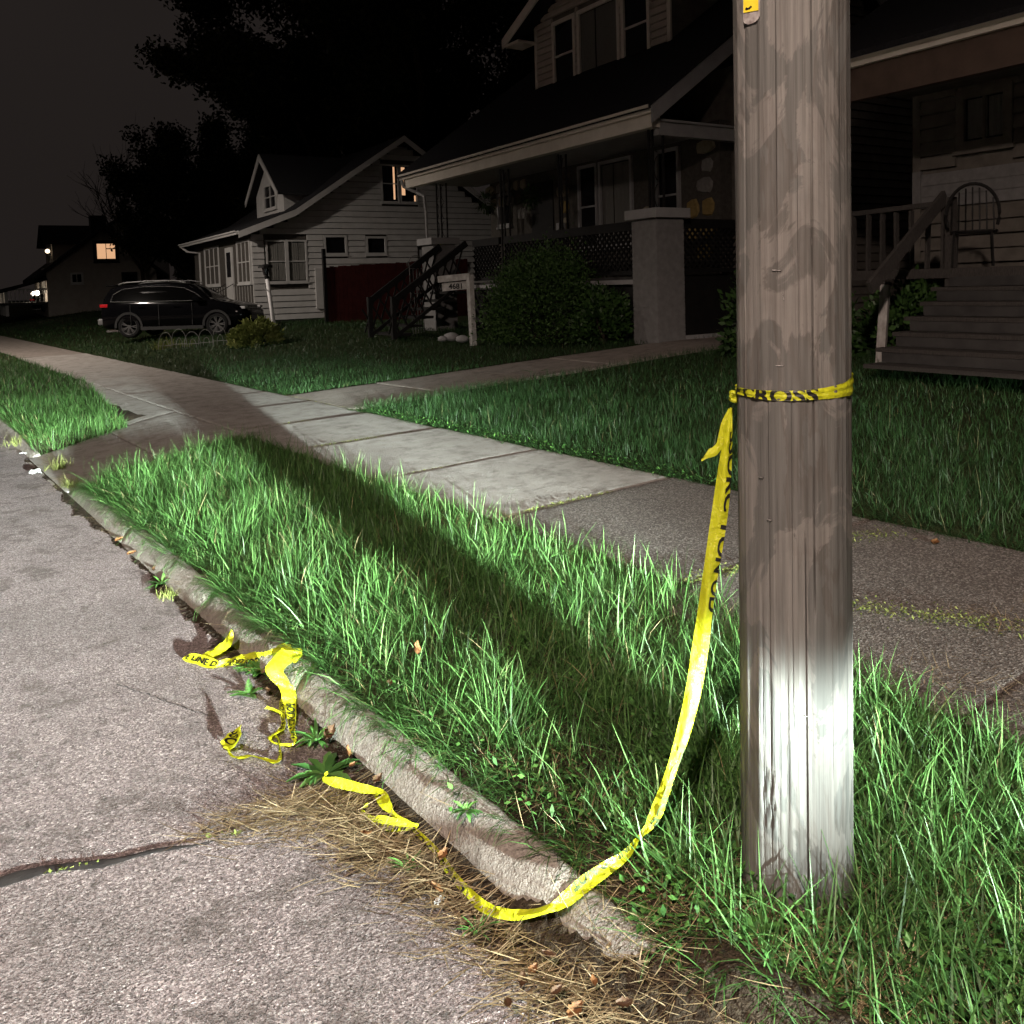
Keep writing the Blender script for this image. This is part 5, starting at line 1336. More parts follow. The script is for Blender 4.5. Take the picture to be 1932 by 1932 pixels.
# ---- neighbour on the right, only its porch end is in view -----------------------------------
def right_house():
    gz = .55; ox, oy = 11.12, 10.66
    H = empty('tan_house', (ox - .0, oy, gz), HA, 'weathered tan house right of the pole with porch and wooden steps', 'house')
    Z = lambda z: z - gz
    Wf = Wall((2.0, 0, 0), (0, -1, 0), (-1, 0, 0))            # u runs towards the camera
    mb = MB(); mb.box(2.03, 9, -11, -3.52, -.4, Z(4.4)); mb.build('house_body', MAT['tan_siding'], H)
    z = Z(1.7); wn = (4.30, 4.84, Z(3.42), Z(4.02))
    siding(Wf, Z(1.7), Z(4.35), .20, lambda q: (3.62, 10.8), [(wn[0] - .14, wn[1] + .14, wn[2] - .14, wn[3] + .14), (3.5, 10.8, Z(2.52), Z(3.02))], MAT['tan_siding'], H)
    for k in range(3):
        mb = MB(); zz = Z(2.53) + k * .165; vs = [Wf.p(u, a, d) for u in (3.62, 10.8) for a, d in ((zz, .025), (zz + .17, .008), (zz + .17, -.02), (zz, -.02))]
        mb.add(vs, [(0, 1, 2, 3), (7, 6, 5, 4), (0, 4, 5, 1), (1, 5, 6, 2), (2, 6, 7, 3), (3, 7, 4, 0)]); mb.build('repainted_board', MAT['brick'], H)['label'] = 'board repainted off white below the window'
    window(Wf, *wn, H, 2, 1, .13, 'tan_siding', 'glass', True)
    mb = MB(); Wf.box(mb, 3.50, 3.62, Z(1.7), Z(4.2), -.03, .035); mb.build('corner_board', MAT['tan_siding'], H)
    mb = MB(); Wf.box(mb, 3.495, 3.625, Z(2.55), Z(3.08), -.03, .04); mb.build('corner_patch', MAT['brick'], H)['label'] = 'fresh white lower length of the corner board'
    # porch roof with gutter and brown frieze
    mb = MB(); mb.box(-.18, -.04, -12, -3.40, Z(3.86), Z(4.28)); mb.build('frieze', mottled('brown_frieze', (.085, .058, .046), (.12, .085, .066), 4, .75, .2, 40, .2, .003), H)
    gutter((-.18, -12, Z(4.42)), (-.18, -3.3, Z(4.42)), H, MAT['trim'], (-1, 0, 0), .14)
    mb = MB(); mb.prism([(-.38, -3.3, Z(4.44)), (5, -3.3, Z(7.6)), (5, -3.3, Z(7.48)), (-.38, -3.3, Z(4.36))], (0, -9, 0)); mb.build('roof', MAT['shingle'], H)
    mb = MB(); mb.box(-.1, 2.0, -12, -3.4, Z(4.2), Z(4.26)); mb.build('porch_ceiling', MAT['tan_siding'], H)
    mb = MB(); mb.box(-.1, 2.0, -12, -3.5, Z(1.50), Z(1.62)); mb.build('porch_floor', MAT['wood'], H)
    # railing
    mb = MB(); mb.bar((-.02, -3.4, Z(2.38)), (-.02, -5.25, Z(2.42)), .09, .06); rl = mb.build('porch_rail', MAT['wood'], H)
    for k in range(9):
        y = -3.5 - k * .21; mb = MB(); mb.bar((-.02, y, Z(1.62)), (-.02, y + random.uniform(-.02, .02), Z(2.36)), .075, .03, (0, 1, 0)); mb.build('baluster', MAT['wood'], rl)
    for y in (-5.28, -3.40): mb = MB(); mb.bar((-.02, y, Z(1.3)), (-.02, y, Z(2.48)), .10, .10); mb.build('rail_post', MAT['wood'], H)
    # wooden steps
    n = 6
    for k in range(n):
        zt = Z(1.56) - (k + 1) * .165; x1 = -.10 - .27 * k
        mb = MB(); mb.box(x1 - .30, x1, -9.5, -5.25 - .03 * (k % 2), zt - .045, zt); mb.build('tread', MAT['wood'], H)
        mb = MB(); mb.box(x1 - .02, x1 + .012, -9.5, -5.32, zt + .005, zt + .118); mb.build('riser', MAT['step'], H)
    mb = MB(); mb.bar((-.05, -5.22, Z(2.50)), (-1.62, -5.28, Z(1.42)), .045, .15); mb.build('hand_rail', MAT['wood'], H)
    return H
right_house()
def newel():
    b = at(1660, 692, .42); tp = b + Vector((.10, -.02, 1.02))
    root = empty('newel_post', tuple(b), label='leaning peeling white wooden post at the foot of the steps', cat='post')
    mb = MB(); mb.bar((0, 0, -.1), tp - b, .105, .105, (1, .3, 0)); mb.build('post_shaft', mottled('peeling_white_paint', (.20, .18, .16), (.50, .49, .47), 14, .85, .2, 60, .6, .006, (1, 1, .4)), root, bevel=.008)
    d = tp - b; mb = MB(); mb.bar(d - Vector((0, 0, .0)), d + Vector((.004, 0, .03)), .14, .14, (1, .3, 0)); mb.build('post_cap', MAT['wood'], root)
newel()
def garden_chair():
    c = Vector((11.6, 6.6, 1.62)); c = at(1835, 420, 2.15)
    root = empty('wire_chair', tuple(c), .4, 'black round backed wire chair on the right hand porch', 'chair')
    mb = MB(); mb.tube([(0, .28 * math.cos(t), .10 + .36 * math.sin(t)) for t in np.linspace(-.4, math.pi + .4, 20)], .022, 6); mb.build('back_hoop', MAT['dark'], root)
    for k in range(-3, 4):
        y = k * .075; mb = MB(); mb.tube([(0, y, -.1), (0, y * .95, .08 + .34 * math.sqrt(max(0, 1 - (y / .28) ** 2)))], .010, 5); mb.build('back_wire', MAT['dark'], root)
    mb = MB(); mb.tube([(.22 + .22 * math.cos(t), .25 * math.sin(t), -.1) for t in np.linspace(0, 6.28, 20)], .018, 6); mb.build('seat_ring', MAT['dark'], root)
    for sx_, sy in ((.05, .2), (.05, -.2), (.4, .18), (.4, -.18)): mb = MB(); mb.tube([(sx_, sy, -.1), (sx_, sy * 1.1, -.52)], .014, 6); mb.build('leg', MAT['dark'], root)
garden_chair()

# ---- distant house with lit window and porch lights ------------------------------------------
def far_house():
    gz = .95; base = at(200, 588, gz)
    c = Vector((13.2, 60.0, gz)); H = empty('stucco_house', tuple(c), HA, 'distant house with one orange lit square window and lit porch', 'house')
    Ws = Wall((0, 0, 0), (1, 0, 0), (0, -1, 0)); s_ = lambda x, y: on_plane(x, y, c, (math.cos(-HA), -math.sin(-HA)))
    Mi = Matrix.Rotation(-HA, 4, 'Z') @ Matrix.Translation(-c)
    def uv(x, y): q = Mi @ s_(x, y); return q.x, q.z
    u0 = uv(90, 560)[0]; peak = uv(192, 432); le = uv(92, 512); uR = peak[0] + (peak[0] - u0) * .95
    poly = [(u0, -.5), (uR, -.5), (uR, le[1]), peak, (u0, le[1])]
    st = mottled('pale_stucco', (.30, .27, .24), (.38, .345, .31), 3, .85, .2, 50, .4, .004)
    mb = MB(); mb.prism([Ws.p(u, z, -.06) for u, z in poly], (0, 9, 0)); mb.build('house_body', st, H)
    a = uv(182, 460); b = uv(218, 488); o = window(Ws, a[0], b[0], b[1], a[1], H, 2, 1, .22, 'dark', 'warm', False, True)
    mb = MB(); m_ = (a[0] + b[0]) / 2; Ws.box(mb, m_, b[0], a[1] - (a[1] - b[1]) * .36, a[1] - (a[1] - b[1]) * .30, -.03, .03); mb.build('glazing_bar', MAT['dark'], o)
    a = uv(136, 518); b = uv(154, 532); window(Ws, a[0], b[0], b[1], a[1], H, 2, 1, .12, 'white')
    a = uv(233, 517); b = uv(256, 533); window(Ws, a[0], b[0], b[1], a[1], H, 2, 1, .12, 'dark')
    # roof
    mb = MB(); e = .7
    mb.prism([(u0 - e, -.3, le[1] - .35), (peak[0], -.3, peak[1] + .15), (uR + e, -.3, le[1] - .35), (uR + e, -.3, le[1] - .6), (peak[0], -.3, peak[1] - .1), (u0 - e, -.3, le[1] - .6)], (0, 9.8, 0)); rf = mb.build('roof', MAT['shingle'], H)
    q = uv(188, 414); w = .45; mb = MB(); mb.box(q[0] - w, q[0] + w, .6, 1.5, q[1] - 1.5, q[1] + .3); mb.build('chimney', MAT['dark'], rf)
    # front dormer
    mb = MB(); mb.prism([(u0 + .6, 2.2, le[1] + .1), (u0 + .6, 6.6, le[1] + .1), (u0 + .6, 6.6, le[1] + 1.9), (u0 + .6, 4.4, le[1] + 3.0), (u0 + .6, 2.2, le[1] + 1.9)], (4, 0, 0)); dm = mb.build('dormer', st, H)
    mb = MB(); mb.prism([(u0 + .1, 1.7, le[1] + 1.75), (u0 + .1, 4.4, le[1] + 3.15), (u0 + .1, 7.1, le[1] + 1.75), (u0 + .1, 4.4, le[1] + 2.95)], (4.5, 0, 0)); mb.build('dormer_roof', MAT['shingle'], dm)
    Wd = Wall((u0 + .6, 0, 0), (0, 1, 0), (-1, 0, 0)); window(Wd, 3.4, 5.4, le[1] + .5, le[1] + 1.7, dm, 2, 1, .1, 'white')
    mb = MB(); bmesh_sphere(mb, (u0 + .35, 2.3, le[1] + 1.35), .14); mb.build('eave_lamp', MAT['lampsoft'], dm)
    # porch: roof slab, posts, rail, lit lamps
    pr = le[1] - .75
    mb = MB(); mb.prism([(u0 - 2.4, -.2, pr - .25), (u0, -.2, pr + .35), (u0, -.2, pr + .2), (u0 - 2.4, -.2, pr - .5)], (0, 9.4, 0)); mb.build('porch_roof', MAT['shingle'], H)
    mb = MB(); mb.box(u0 - 2.3, u0, -.1, 9, .35, .5); mb.build('porch_floor', MAT['step'], H)
    for y in (0, 3, 6, 9): mb = MB(); mb.box(u0 - 2.3, u0 - 2.12, y - .09, y + .09, -.3, pr - .3); mb.build('porch_post', MAT['white'], H)
    mb = MB(); mb.box(u0 - 2.25, u0 - 2.18, 0, 9, 1.25, 1.34); mb.box(u0 - 2.3, u0, -.05, .02, 1.25, 1.34); rl = mb.build('porch_rail', MAT['white'], H)
    for k in range(10): mb = MB(); mb.box(u0 - 2.2 + k * .22, u0 - 2.15 + k * .22, -.04, .01, .5, 1.25); mb.build('baluster', MAT['white'], rl)
    for k in range(20): mb = MB(); mb.box(u0 - 2.24, u0 - 2.19, .2 + k * .44, .25 + k * .44, .5, 1.25); mb.build('baluster', MAT['white'], rl)
    Wp = Wall((u0, 0, 0), (0, 1, 0), (-1, 0, 0)); window(Wp, 1.2, 2.6, 1.2, 2.5, H, 2, 2, .1, 'white', 'glass', True)
    mb = MB(); Wp.box(mb, 4.2, 5.2, .5, 2.6, .0, .06); mb.build('door', MAT['wood'], H)
    for y, x in ((1.0, u0 - .5), (5.6, u0 - .35)):
        mb = MB(); bmesh_sphere(mb, (x, y, pr - .55), .16); mb.build('porch_lamp', MAT['lampwhite'], H)
        l = bpy.data.lights.new('porch_lamp_light', 'POINT'); l.energy = 45; l.color = (1, .82, .6); l.shadow_soft_size = .12
        lo = bpy.data.objects.new('porch_lamp_light', l); COL.objects.link(lo); lo.location = (x - .3, y, pr - .75); lo.parent = H
    return H
def bmesh_sphere(mb, c, r, n=10, m=7):
    P = [[(c[0] + r * math.sin(math.pi * i / m) * math.cos(2 * math.pi * j / n), c[1] + r * math.sin(math.pi * i / m) * math.sin(2 * math.pi * j / n), c[2] + r * math.cos(math.pi * i / m)) for j in range(n + 1)] for i in range(m + 1)]
    mb.grid(P)
far_house()
def farther_house():
    c = Vector((14.5, 82, 1.1)); H = empty('farther_house', tuple(c), HA, 'pale house end with white window at the far left edge', 'house')
    mb = MB(); mb.prism([(.06, 0, -.5), (8, 0, -.5), (8, 0, 4.3), (4, 0, 7.2), (.06, 0, 4.3)], (0, 9, 0)); mb.build('house_body', MAT['white'], H)
    mb = MB(); mb.prism([(-.6, -.3, 3.9), (4, -.3, 7.4), (8.6, -.3, 3.9), (4, -.3, 7.15)], (0, 9.6, 0)); mb.build('roof', MAT['shingle'], H)
    Wf = Wall((0, 0, 0), (0, 1, 0), (-1, 0, 0)); window(Wf, 1.5, 3.5, 1.2, 2.8, H, 2, 2, .12, 'white', 'warm'); window(Wf, 5.5, 7.2, 1.2, 2.8, H, 2, 2, .12, 'white')
    mb = MB(); mb.prism([(-2.2, -.2, 3.0), (0, -.2, 3.7), (0, -.2, 3.5), (-2.2, -.2, 2.8)], (0, 9, 0)); mb.build('porch_roof', MAT['shingle'], H)
    for y in (0, 4.3, 8.6): mb = MB(); mb.box(-2.1, -1.95, y, y + .15, -.3, 2.9); mb.build('porch_post', MAT['white'], H)
farther_house()
# ------------------------------------------------------------------ fence, sign, lamp post, garden bits
def red_fence():
    a = Vector((11.9, 28.6, .5)); b = Vector((17.2, 27.6, .6))
    a = at(622, 605, .625); b = a + Vector((5.2, -.40, .1))
    root = empty('board_fence', tuple(a), label='dark red vertical board fence between white house and porch house', cat='fence')
    d = b - a; L = d.length; d.normalize(); n = Vector((d.y, -d.x, 0))
    k = 0; x = 0.0
    while x < L:
        h = 1.72 + .12 * x / L + random.uniform(-.02, .02); mb = MB(); p = d * x
        mb.bar(p + Vector((0, 0, -.2)), p + Vector((0, 0, h)), .138, .02, n); mb.build('board', MAT['redfence'], root); x += .145
    mb = MB(); mb.bar(d * -.1 + Vector((0, 0, -.3)), d * -.1 + Vector((0, 0, 2.3)), .1, .1); mb.build('fence_post', MAT['dark'], root)
    for z in (.4, 1.6): mb = MB(); mb.bar(Vector((0, 0, z)) - n * .04, d * L + Vector((0, 0, z)) - n * .04, .04, .09); mb.build('rail', MAT['redfence'], root)
red_fence()
def number_sign():
    b = at(893, 645, .48); root = empty('number_post', tuple(b), label='white wooden post with an arm and hanging board numbered 4681', cat='sign post')
    old = mottled('chipped_white_paint', (.30, .29, .27), (.62, .62, .60), 9, .8, .2, 50, .5, .005)
    mb = MB(); mb.bar((0, 0, -.2), (-.01, .03, 1.33), .11, .11, (1, 0, 0)); mb.build('post_shaft', old, root, bevel=.008)
    # the arm points towards the street's far end
    dr = (at(835, 545, 1.30) - at(893, 530, 1.42)); e = Vector((-.35, .62, -.04)).normalized()
    t0 = Vector((0, .02, 1.30))
    mb = MB(); mb.bar(t0, t0 + e * .72 + Vector((0, 0, .0)), .09, .13); mb.build('arm', old, root, bevel=.008)
    n = Vector((-e.y, e.x, 0)).normalized() * 1.0
    if n.dot(Vector((-b.x, -b.y, 0))) < 0: n = -n
    bd = MB(); c = t0 + e * .34 + Vector((0, 0, -.165)); bd.bar(c - e * .31, c + e * .30, .025, .16); brd = bd.build('number_board', old, root)
    me = glyphs('4681'); xs = [v.co.x for v in me.vertices]; w = max(xs) - min(xs); x0 = min(xs)
    right = Vector((0, 0, 1)).cross(n).normalized()
    for v in me.vertices: v.co = c + n * .0145 + right * ((v.co.x - x0) / w - .5) * .30 + Vector((0, 0, 1)) * (v.co.y * .145 - .052)
    link('house_number', me, MAT['dark'], brd)
number_sign()
def trellis():
    b = at(790, 628, .5); root = empty('wire_trellis', tuple(b), .3, 'white wire trellis with arched top against the red fence', 'trellis')
    mb = MB(); top = 1.9
    for x in (-.24, .24): mb.tube([(x * .8, 0, -.1), (x, 0, 1.0), (x, 0, 1.55), (x * 1.15, 0, 1.72), (x * 1.35, 0, 1.68), (x * 1.3, 0, 1.6)], .011, 5)
    mb.build('side_wire', MAT['wire'], root)
    mb = MB(); mb.tube([(.24 * math.cos(t), 0, 1.70 + .16 * math.sin(t)) for t in np.linspace(0, math.pi, 12)], .011, 5); mb.build('arch_wire', MAT['wire'], root)
    for x in (-.12, 0, .12): mb = MB(); mb.tube([(x * .8, 0, -.05), (x, 0, 1.55)], .009, 5); mb.build('upright_wire', MAT['wire'], root)
    for z in (.1, .55, .95, 1.55): mb = MB(); mb.tube([(-.24, 0, z), (.24, 0, z)], .009, 5); mb.build('cross_wire', MAT['wire'], root)
trellis()
def lamp_post():
    b = at(521, 641, .28); root = empty('garden_lamp', tuple(b), label='leaning white garden lamp post with dark cap on the lawn', cat='lamp post')
    d = at(505, 524, 2.05) - b; d = on_plane(504, 526, b, (_r0.x, _r0.y)) - b
    mb = MB(); mb.tube([(0, 0, -.1), d * .5, d], .056, 12); mb.build('post_shaft', mottled('bright_white_paint', (.74, .74, .74), (.82, .82, .82), 4, .6), root, True)
    mb = MB(); mb.tube([d, d + Vector((-.02, .01, .10))], .06, 10); mb.build('collar', MAT['dark'], root)
    mb = MB(); mb.tube([d + Vector((-.02, .01, .10)), d + Vector((-.03, .02, .30))], .07, 8, .10); mb.build('lantern', MAT['glass'], root)
    mb = MB(); mb.tube([d + Vector((-.03, .02, .30)), d + Vector((-.03, .02, .36)), d + Vector((-.035, .02, .40))], [.20, .19, .05], 12); mb.build('cap', MAT['dark'], root)
    mb = MB(); mb.tube([d * .82 + Vector((-.12, -.05, 0)), d * .82 + Vector((.12, .05, 0))], .015, 6); mb.build('ladder_bar', MAT['white'], root)
lamp_post()
def hoop_edging():
    a, b = at(300, 662, .14), at(455, 655, .2); n = 6
    for k in range(n):
        p = a + (b - a) * (k + .5) / n; root = empty('wire_hoop', (p.x, p.y, g1(p.x, p.y)), math.atan2(b.y - a.y, b.x - a.x), ['wire garden hoop leftmost, nearest the sidewalk, by the grass tuft', 'wire garden hoop second from the sidewalk', 'wire garden hoop third from the sidewalk', 'wire garden hoop fourth from the sidewalk', 'wire garden hoop fifth from the sidewalk', 'wire garden hoop rightmost, touching the small shrub'][k], 'garden edging', 'wire hoops edging the flower bed')
        w = (b - a).length / n * .55; h = .46 + .06 * math.sin(k * 2)
        mb = MB(); mb.tube([(w * math.cos(t), .03 * math.sin(k + t), h * max(0, math.sin(t)) ** .8) for t in np.linspace(0, math.pi, 14)], .007, 5); mb.build('outer_wire', MAT['wire'], root)
        mb = MB(); mb.tube([(w * .45 * math.cos(t), .02, h * .55 * max(0, math.sin(t))) for t in np.linspace(0, math.pi, 10)], .006, 5); mb.build('inner_wire', MAT['wire'], root)
        mb = MB(); mb.tube([(-w, 0, h * .22), (w, 0, h * .25)], .006, 5); mb.build('cross_wire', MAT['wire'], root)
hoop_edging()
clump('grass_tuft', 310, 660, .12, 260, .42, .14, 'moss', 'tall pale tuft at the street end of the wire hoops', 'plant', 11, .012)
clump('grass_tuft', 352, 658, .12, 160, .34, .14, 'moss', 'thin pale tuft between the wire hoops', 'plant', 12, .010)

def shrub(name, c, rad, n, size, mat, label, seed, inner=.0, flat=1.0, parent_trunk=True, cat='shrub'):
    """woody stems with leaves spread through the volume in clumps"""
    rg = np.random.default_rng(seed); c = Vector(c)
    root = empty(name, tuple(c), label=label, cat=cat)
    k = max(12, n // 60) * (3 if n > 20000 else 1); dirs = rg.normal(0, 1, (k, 3)); dirs[:, 2] = np.abs(dirs[:, 2]) * .9 + .02; dirs /= np.linalg.norm(dirs, axis=1)[:, None]
    rr = rg.uniform(.55, 1.0, k) ** .6
    cl = dirs * rr[:, None] * np.array(rad)
    idx = rg.integers(0, k, n); P = cl[idx] + rg.normal(0, .10, (n, 3)) * np.array(rad)
    P[:, 2] = np.abs(P[:, 2]) * flat
    d = P / (np.linalg.norm(P, axis=1)[:, None] + 1e-6) + rg.normal(0, .55, (n, 3)); d /= np.linalg.norm(d, axis=1)[:, None]
    s = np.cross(d, rg.normal(0, 1, (n, 3))); s /= np.linalg.norm(s, axis=1)[:, None]
    L = size * rg.uniform(.6, 1.3, n)[:, None]
    V = np.stack([P, P + d * L * .5 + s * L * .28, P + d * L, P + d * L * .5 - s * L * .28], 1).reshape(-1, 3)
    q = np.arange(n) * 4; T = np.concatenate([np.stack([q, q + 1, q + 2], 1), np.stack([q, q + 2, q + 3], 1)])
    cr_ = np.clip(rg.random(k)[idx] * .6 + rg.random(n) * .4, 0, .94)
    tri_mesh('foliage', V, T, MAT[mat], root, np.repeat(cr_, 4))
    mb = MB()
    for i in range(min(k, 14)): mb.tube([(0, 0, -.05), cl[i] * .5 + np.array([0, 0, .02]), cl[i] * .95], rad[2] * .02, 5, rad[2] * .006)
    mb.build('stems', MAT['bark'], root); return root
MAT['bark'] = mottled('bark', (.02, .016, .012), (.05, .042, .034), 16, .9, .1, 60, .8, .01)
MAT['hedge'] = leafy('hedge_leaf', [(0, (.013, .032, .008)), (.5, (.027, .065, .014)), (1, (.052, .105, .026))], .5, 0, .3)
MAT['bush'] = leafy('bush_leaf', [(0, (.022, .048, .012)), (.5, (.042, .09, .022)), (1, (.07, .135, .035))], .55, 0, .25)
MAT['treeleaf'] = leafy('tree_leaf', [(0, (.010, .016, .006)), (.5, (.018, .026, .010)), (1, (.035, .035, .016))], .6, 0, .2)
pb = at(1010, 652, .5)
shrub('rounded_bush', (10.70, 13.25, .5), (1.10, 1.45, 1.72), 26000, .065, 'bush', 'big round clipped bush in front of the lattice porch', 1)
shrub('ragged_shrub', (10.75, 11.65, .52), (.5, .6, .95), 3600, .10, 'hedge', 'ragged lower shrub between the round bush and the pillar', 2)
shrub('yellow_shrub', tuple(at(484, 652, .25)), (.62, .62, .62), 3500, .12, 'moss', 'small yellow green shrub at the foot of the lamp post', 3)
shrub('porch_shrub', (10.5, 7.6, .5), (.75, .9, 1.35), 4500, .10, 'hedge', 'dark shrub under the porch rail just right of the pole', 4)
shrub('porch_shrub', (10.9, 6.0, .5), (.6, .7, 1.0), 3000, .10, 'hedge', 'dark shrub spilling over the wooden steps', 5)
shrub('porch_shrub', tuple(at(472, 608, .42)), (.6, .6, 1.0), 2000, .12, 'hedge', 'dark shrub between the car and white house corner', 6)
for k, (px, py, z, s_) in enumerate(((852, 640, .5, .16), (872, 643, .5, .13), (835, 642, .5, .10))):
    p = at(px, py, z); rs = np.random.default_rng(k); mb = MB(); P = []
    for i in range(7):
        P.append([(s_ * math.sin(math.pi * i / 6) * math.cos(2 * math.pi * j / 9) * (1 + .2 * math.sin(i * 3 + j * 2)), s_ * math.sin(math.pi * i / 6) * math.sin(2 * math.pi * j / 9), s_ * .6 * math.cos(math.pi * i / 6)) for j in range(10)])
    mb.grid(P); o = mb.build('edging_stone', MAT['greytrim'], None, True); o.location = p + Vector((0, 0, s_ * .3)); setp(o, ['white edging stone in the middle, left of the number post', 'white edging stone nearest the number post', 'white edging stone farthest left of the number post'][k], 'stone', 'white stones by the number post')

# ------------------------------------------------------------------ trees
def tree(name, c, h, spread, n, size, label, seed, trunk=.35, lo=.18, bare=False, lean=(0, 0), shape=1.0):
    rs = random.Random(seed); rg = np.random.default_rng(seed)
    root = empty(name, c, label=label, cat='tree'); mb = MB(); tips = []
    def grow(p, d, L, r, depth):
        pts = [p]; q = Vector(p); dd = Vector(d)
        for k in range(4):
            dd = (dd + Vector((rs.gauss(0, .10), rs.gauss(0, .10), rs.gauss(.03, .06)))).normalized(); q = q + dd * L / 4; pts.append(q.copy())
        mb.tube(pts, r, 7 if depth < 2 else 4, r * .55)
        if depth >= 2: tips.extend(pts[2:])
        if depth < 4:
            for k in range(3 if depth < 3 else 3):
                f = rs.uniform(.45, 1.0); b = pts[min(4, int(f * 4))]
                a = rs.uniform(0, 6.28); e = rs.uniform(.35, .95) * shape
                nd = (dd + Vector((math.cos(a) * e, math.sin(a) * e, rs.uniform(-.15, .35)))).normalized()
                grow(b, nd, L * rs.uniform(.58, .80), r * .52, depth + 1)
    for k in range(1): grow(Vector((0, 0, -.2)), Vector((lean[0], lean[1], 1)).normalized(), h * lo * 1.6, trunk, 0)
    # extra main limbs low on the trunk
    for k in range(5):
        a = k * 1.26 + rs.random(); z = h * lo * rs.uniform(.7, 1.5)
        grow(Vector((lean[0] * z, lean[1] * z, z)), Vector((math.cos(a) * spread / h * 1.3, math.sin(a) * spread / h * 1.3, rs.uniform(.5, 1.0))).normalized(), h * .32, trunk * .5, 1)
    mb.build('trunk', MAT['bark'], root, True, fix=False)
    if not bare:
        tp = np.array([tuple(t) for t in tips]); k = len(tp)
        idx = rg.integers(0, k, n); P = tp[idx] + np.clip(rg.normal(0, 1, (n, 3)), -1.25, 1.25) * np.array([.55, .55, .42]) * spread * .075
        d = rg.normal(0, 1, (n, 3)); d[:, 2] -= .4; d /= np.linalg.norm(d, axis=1)[:, None]
        s = np.cross(d, rg.normal(0, 1, (n, 3))); s /= np.linalg.norm(s, axis=1)[:, None]
        L = size * rg.uniform(.6, 1.35, n)[:, None]
        V = np.stack([P, P + d * L * .5 + s * L * .3, P + d * L, P + d * L * .5 - s * L * .3], 1).reshape(-1, 3)
        q = np.arange(n) * 4; T = np.concatenate([np.stack([q, q + 1, q + 2], 1), np.stack([q, q + 2, q + 3], 1)])
        tri_mesh('crown', V, T, MAT['treeleaf'], root, np.repeat(rg.random(n), 4))
    return root
tree('broad_tree', (25, 42, .7), 31, 15, 200000, .27, 'tallest dark tree rising behind the white house', 3, .5, .15)
tree('broad_tree', (31, 32, .7), 27, 13, 130000, .27, 'tall dark tree behind the roof of the porch house', 8, .5, .15)
tree('broad_tree', (20.5, 53, .8), 18, 11, 110000, .22, 'lower dark tree between distant house and white house', 5, .35, .14)
tree('broad_tree', (17.5, 57, .9), 12, 8, 50000, .2, 'smallest leafy tree beside the lit window of the distant house', 6, .25, .12)
tree('broad_tree', (21.5, 45.5, .7), 23, 12, 120000, .24, 'dense dark tree just left of the white house dormer', 21, .4, .14)
_d = ray(285, 600); _b = _d * (60 / math.hypot(_d.x, _d.y))
tree('bare_tree', (_b.x, _b.y, .9), 14, 7, 0, .2, 'thin bare branched tree standing against the night sky', 9, .16, .2, bare=True, lean=(-.12, .1))
tree('street_tree', (2.0, 44, .05), 13, 3, 3000, .2, 'street tree trunk at the far left edge of the picture', 12, .28, .3)

# ------------------------------------------------------------------ cars
MAT['carblack'] = mottled('black_car_paint', (.0025, .0025, .003), (.0035, .0035, .004), 2, .10, .14, 10, 0, .001)
MAT['carglass'] = NT('car_glass').fin((.002, .002, .002), .05, .12)
MAT['rubber'] = mottled('tyre_rubber', (.008, .008, .008), (.016, .016, .016), 20, .9, .2, 60, .4, .003)
MAT['chrome'] = mottled('bright_trim', (.55, .55, .55), (.68, .68, .68), 5, .22, .5, 20, .05, .001, metal=.9)
MAT['alloy'] = mottled('alloy_rim', (.14, .14, .14), (.20, .20, .20), 6, .35, .5, 20, .1, .001, metal=.7)
MAT['tail'] = NT('tail_lamp_red').fin((.45, .01, .015), .15, .6)
MAT['clearlens'] = NT('clear_lens').fin((.5, .5, .5), .1, .6)
MAT['plastic'] = mottled('grey_plastic', (.02, .02, .02), (.035, .035, .035), 20, .7)
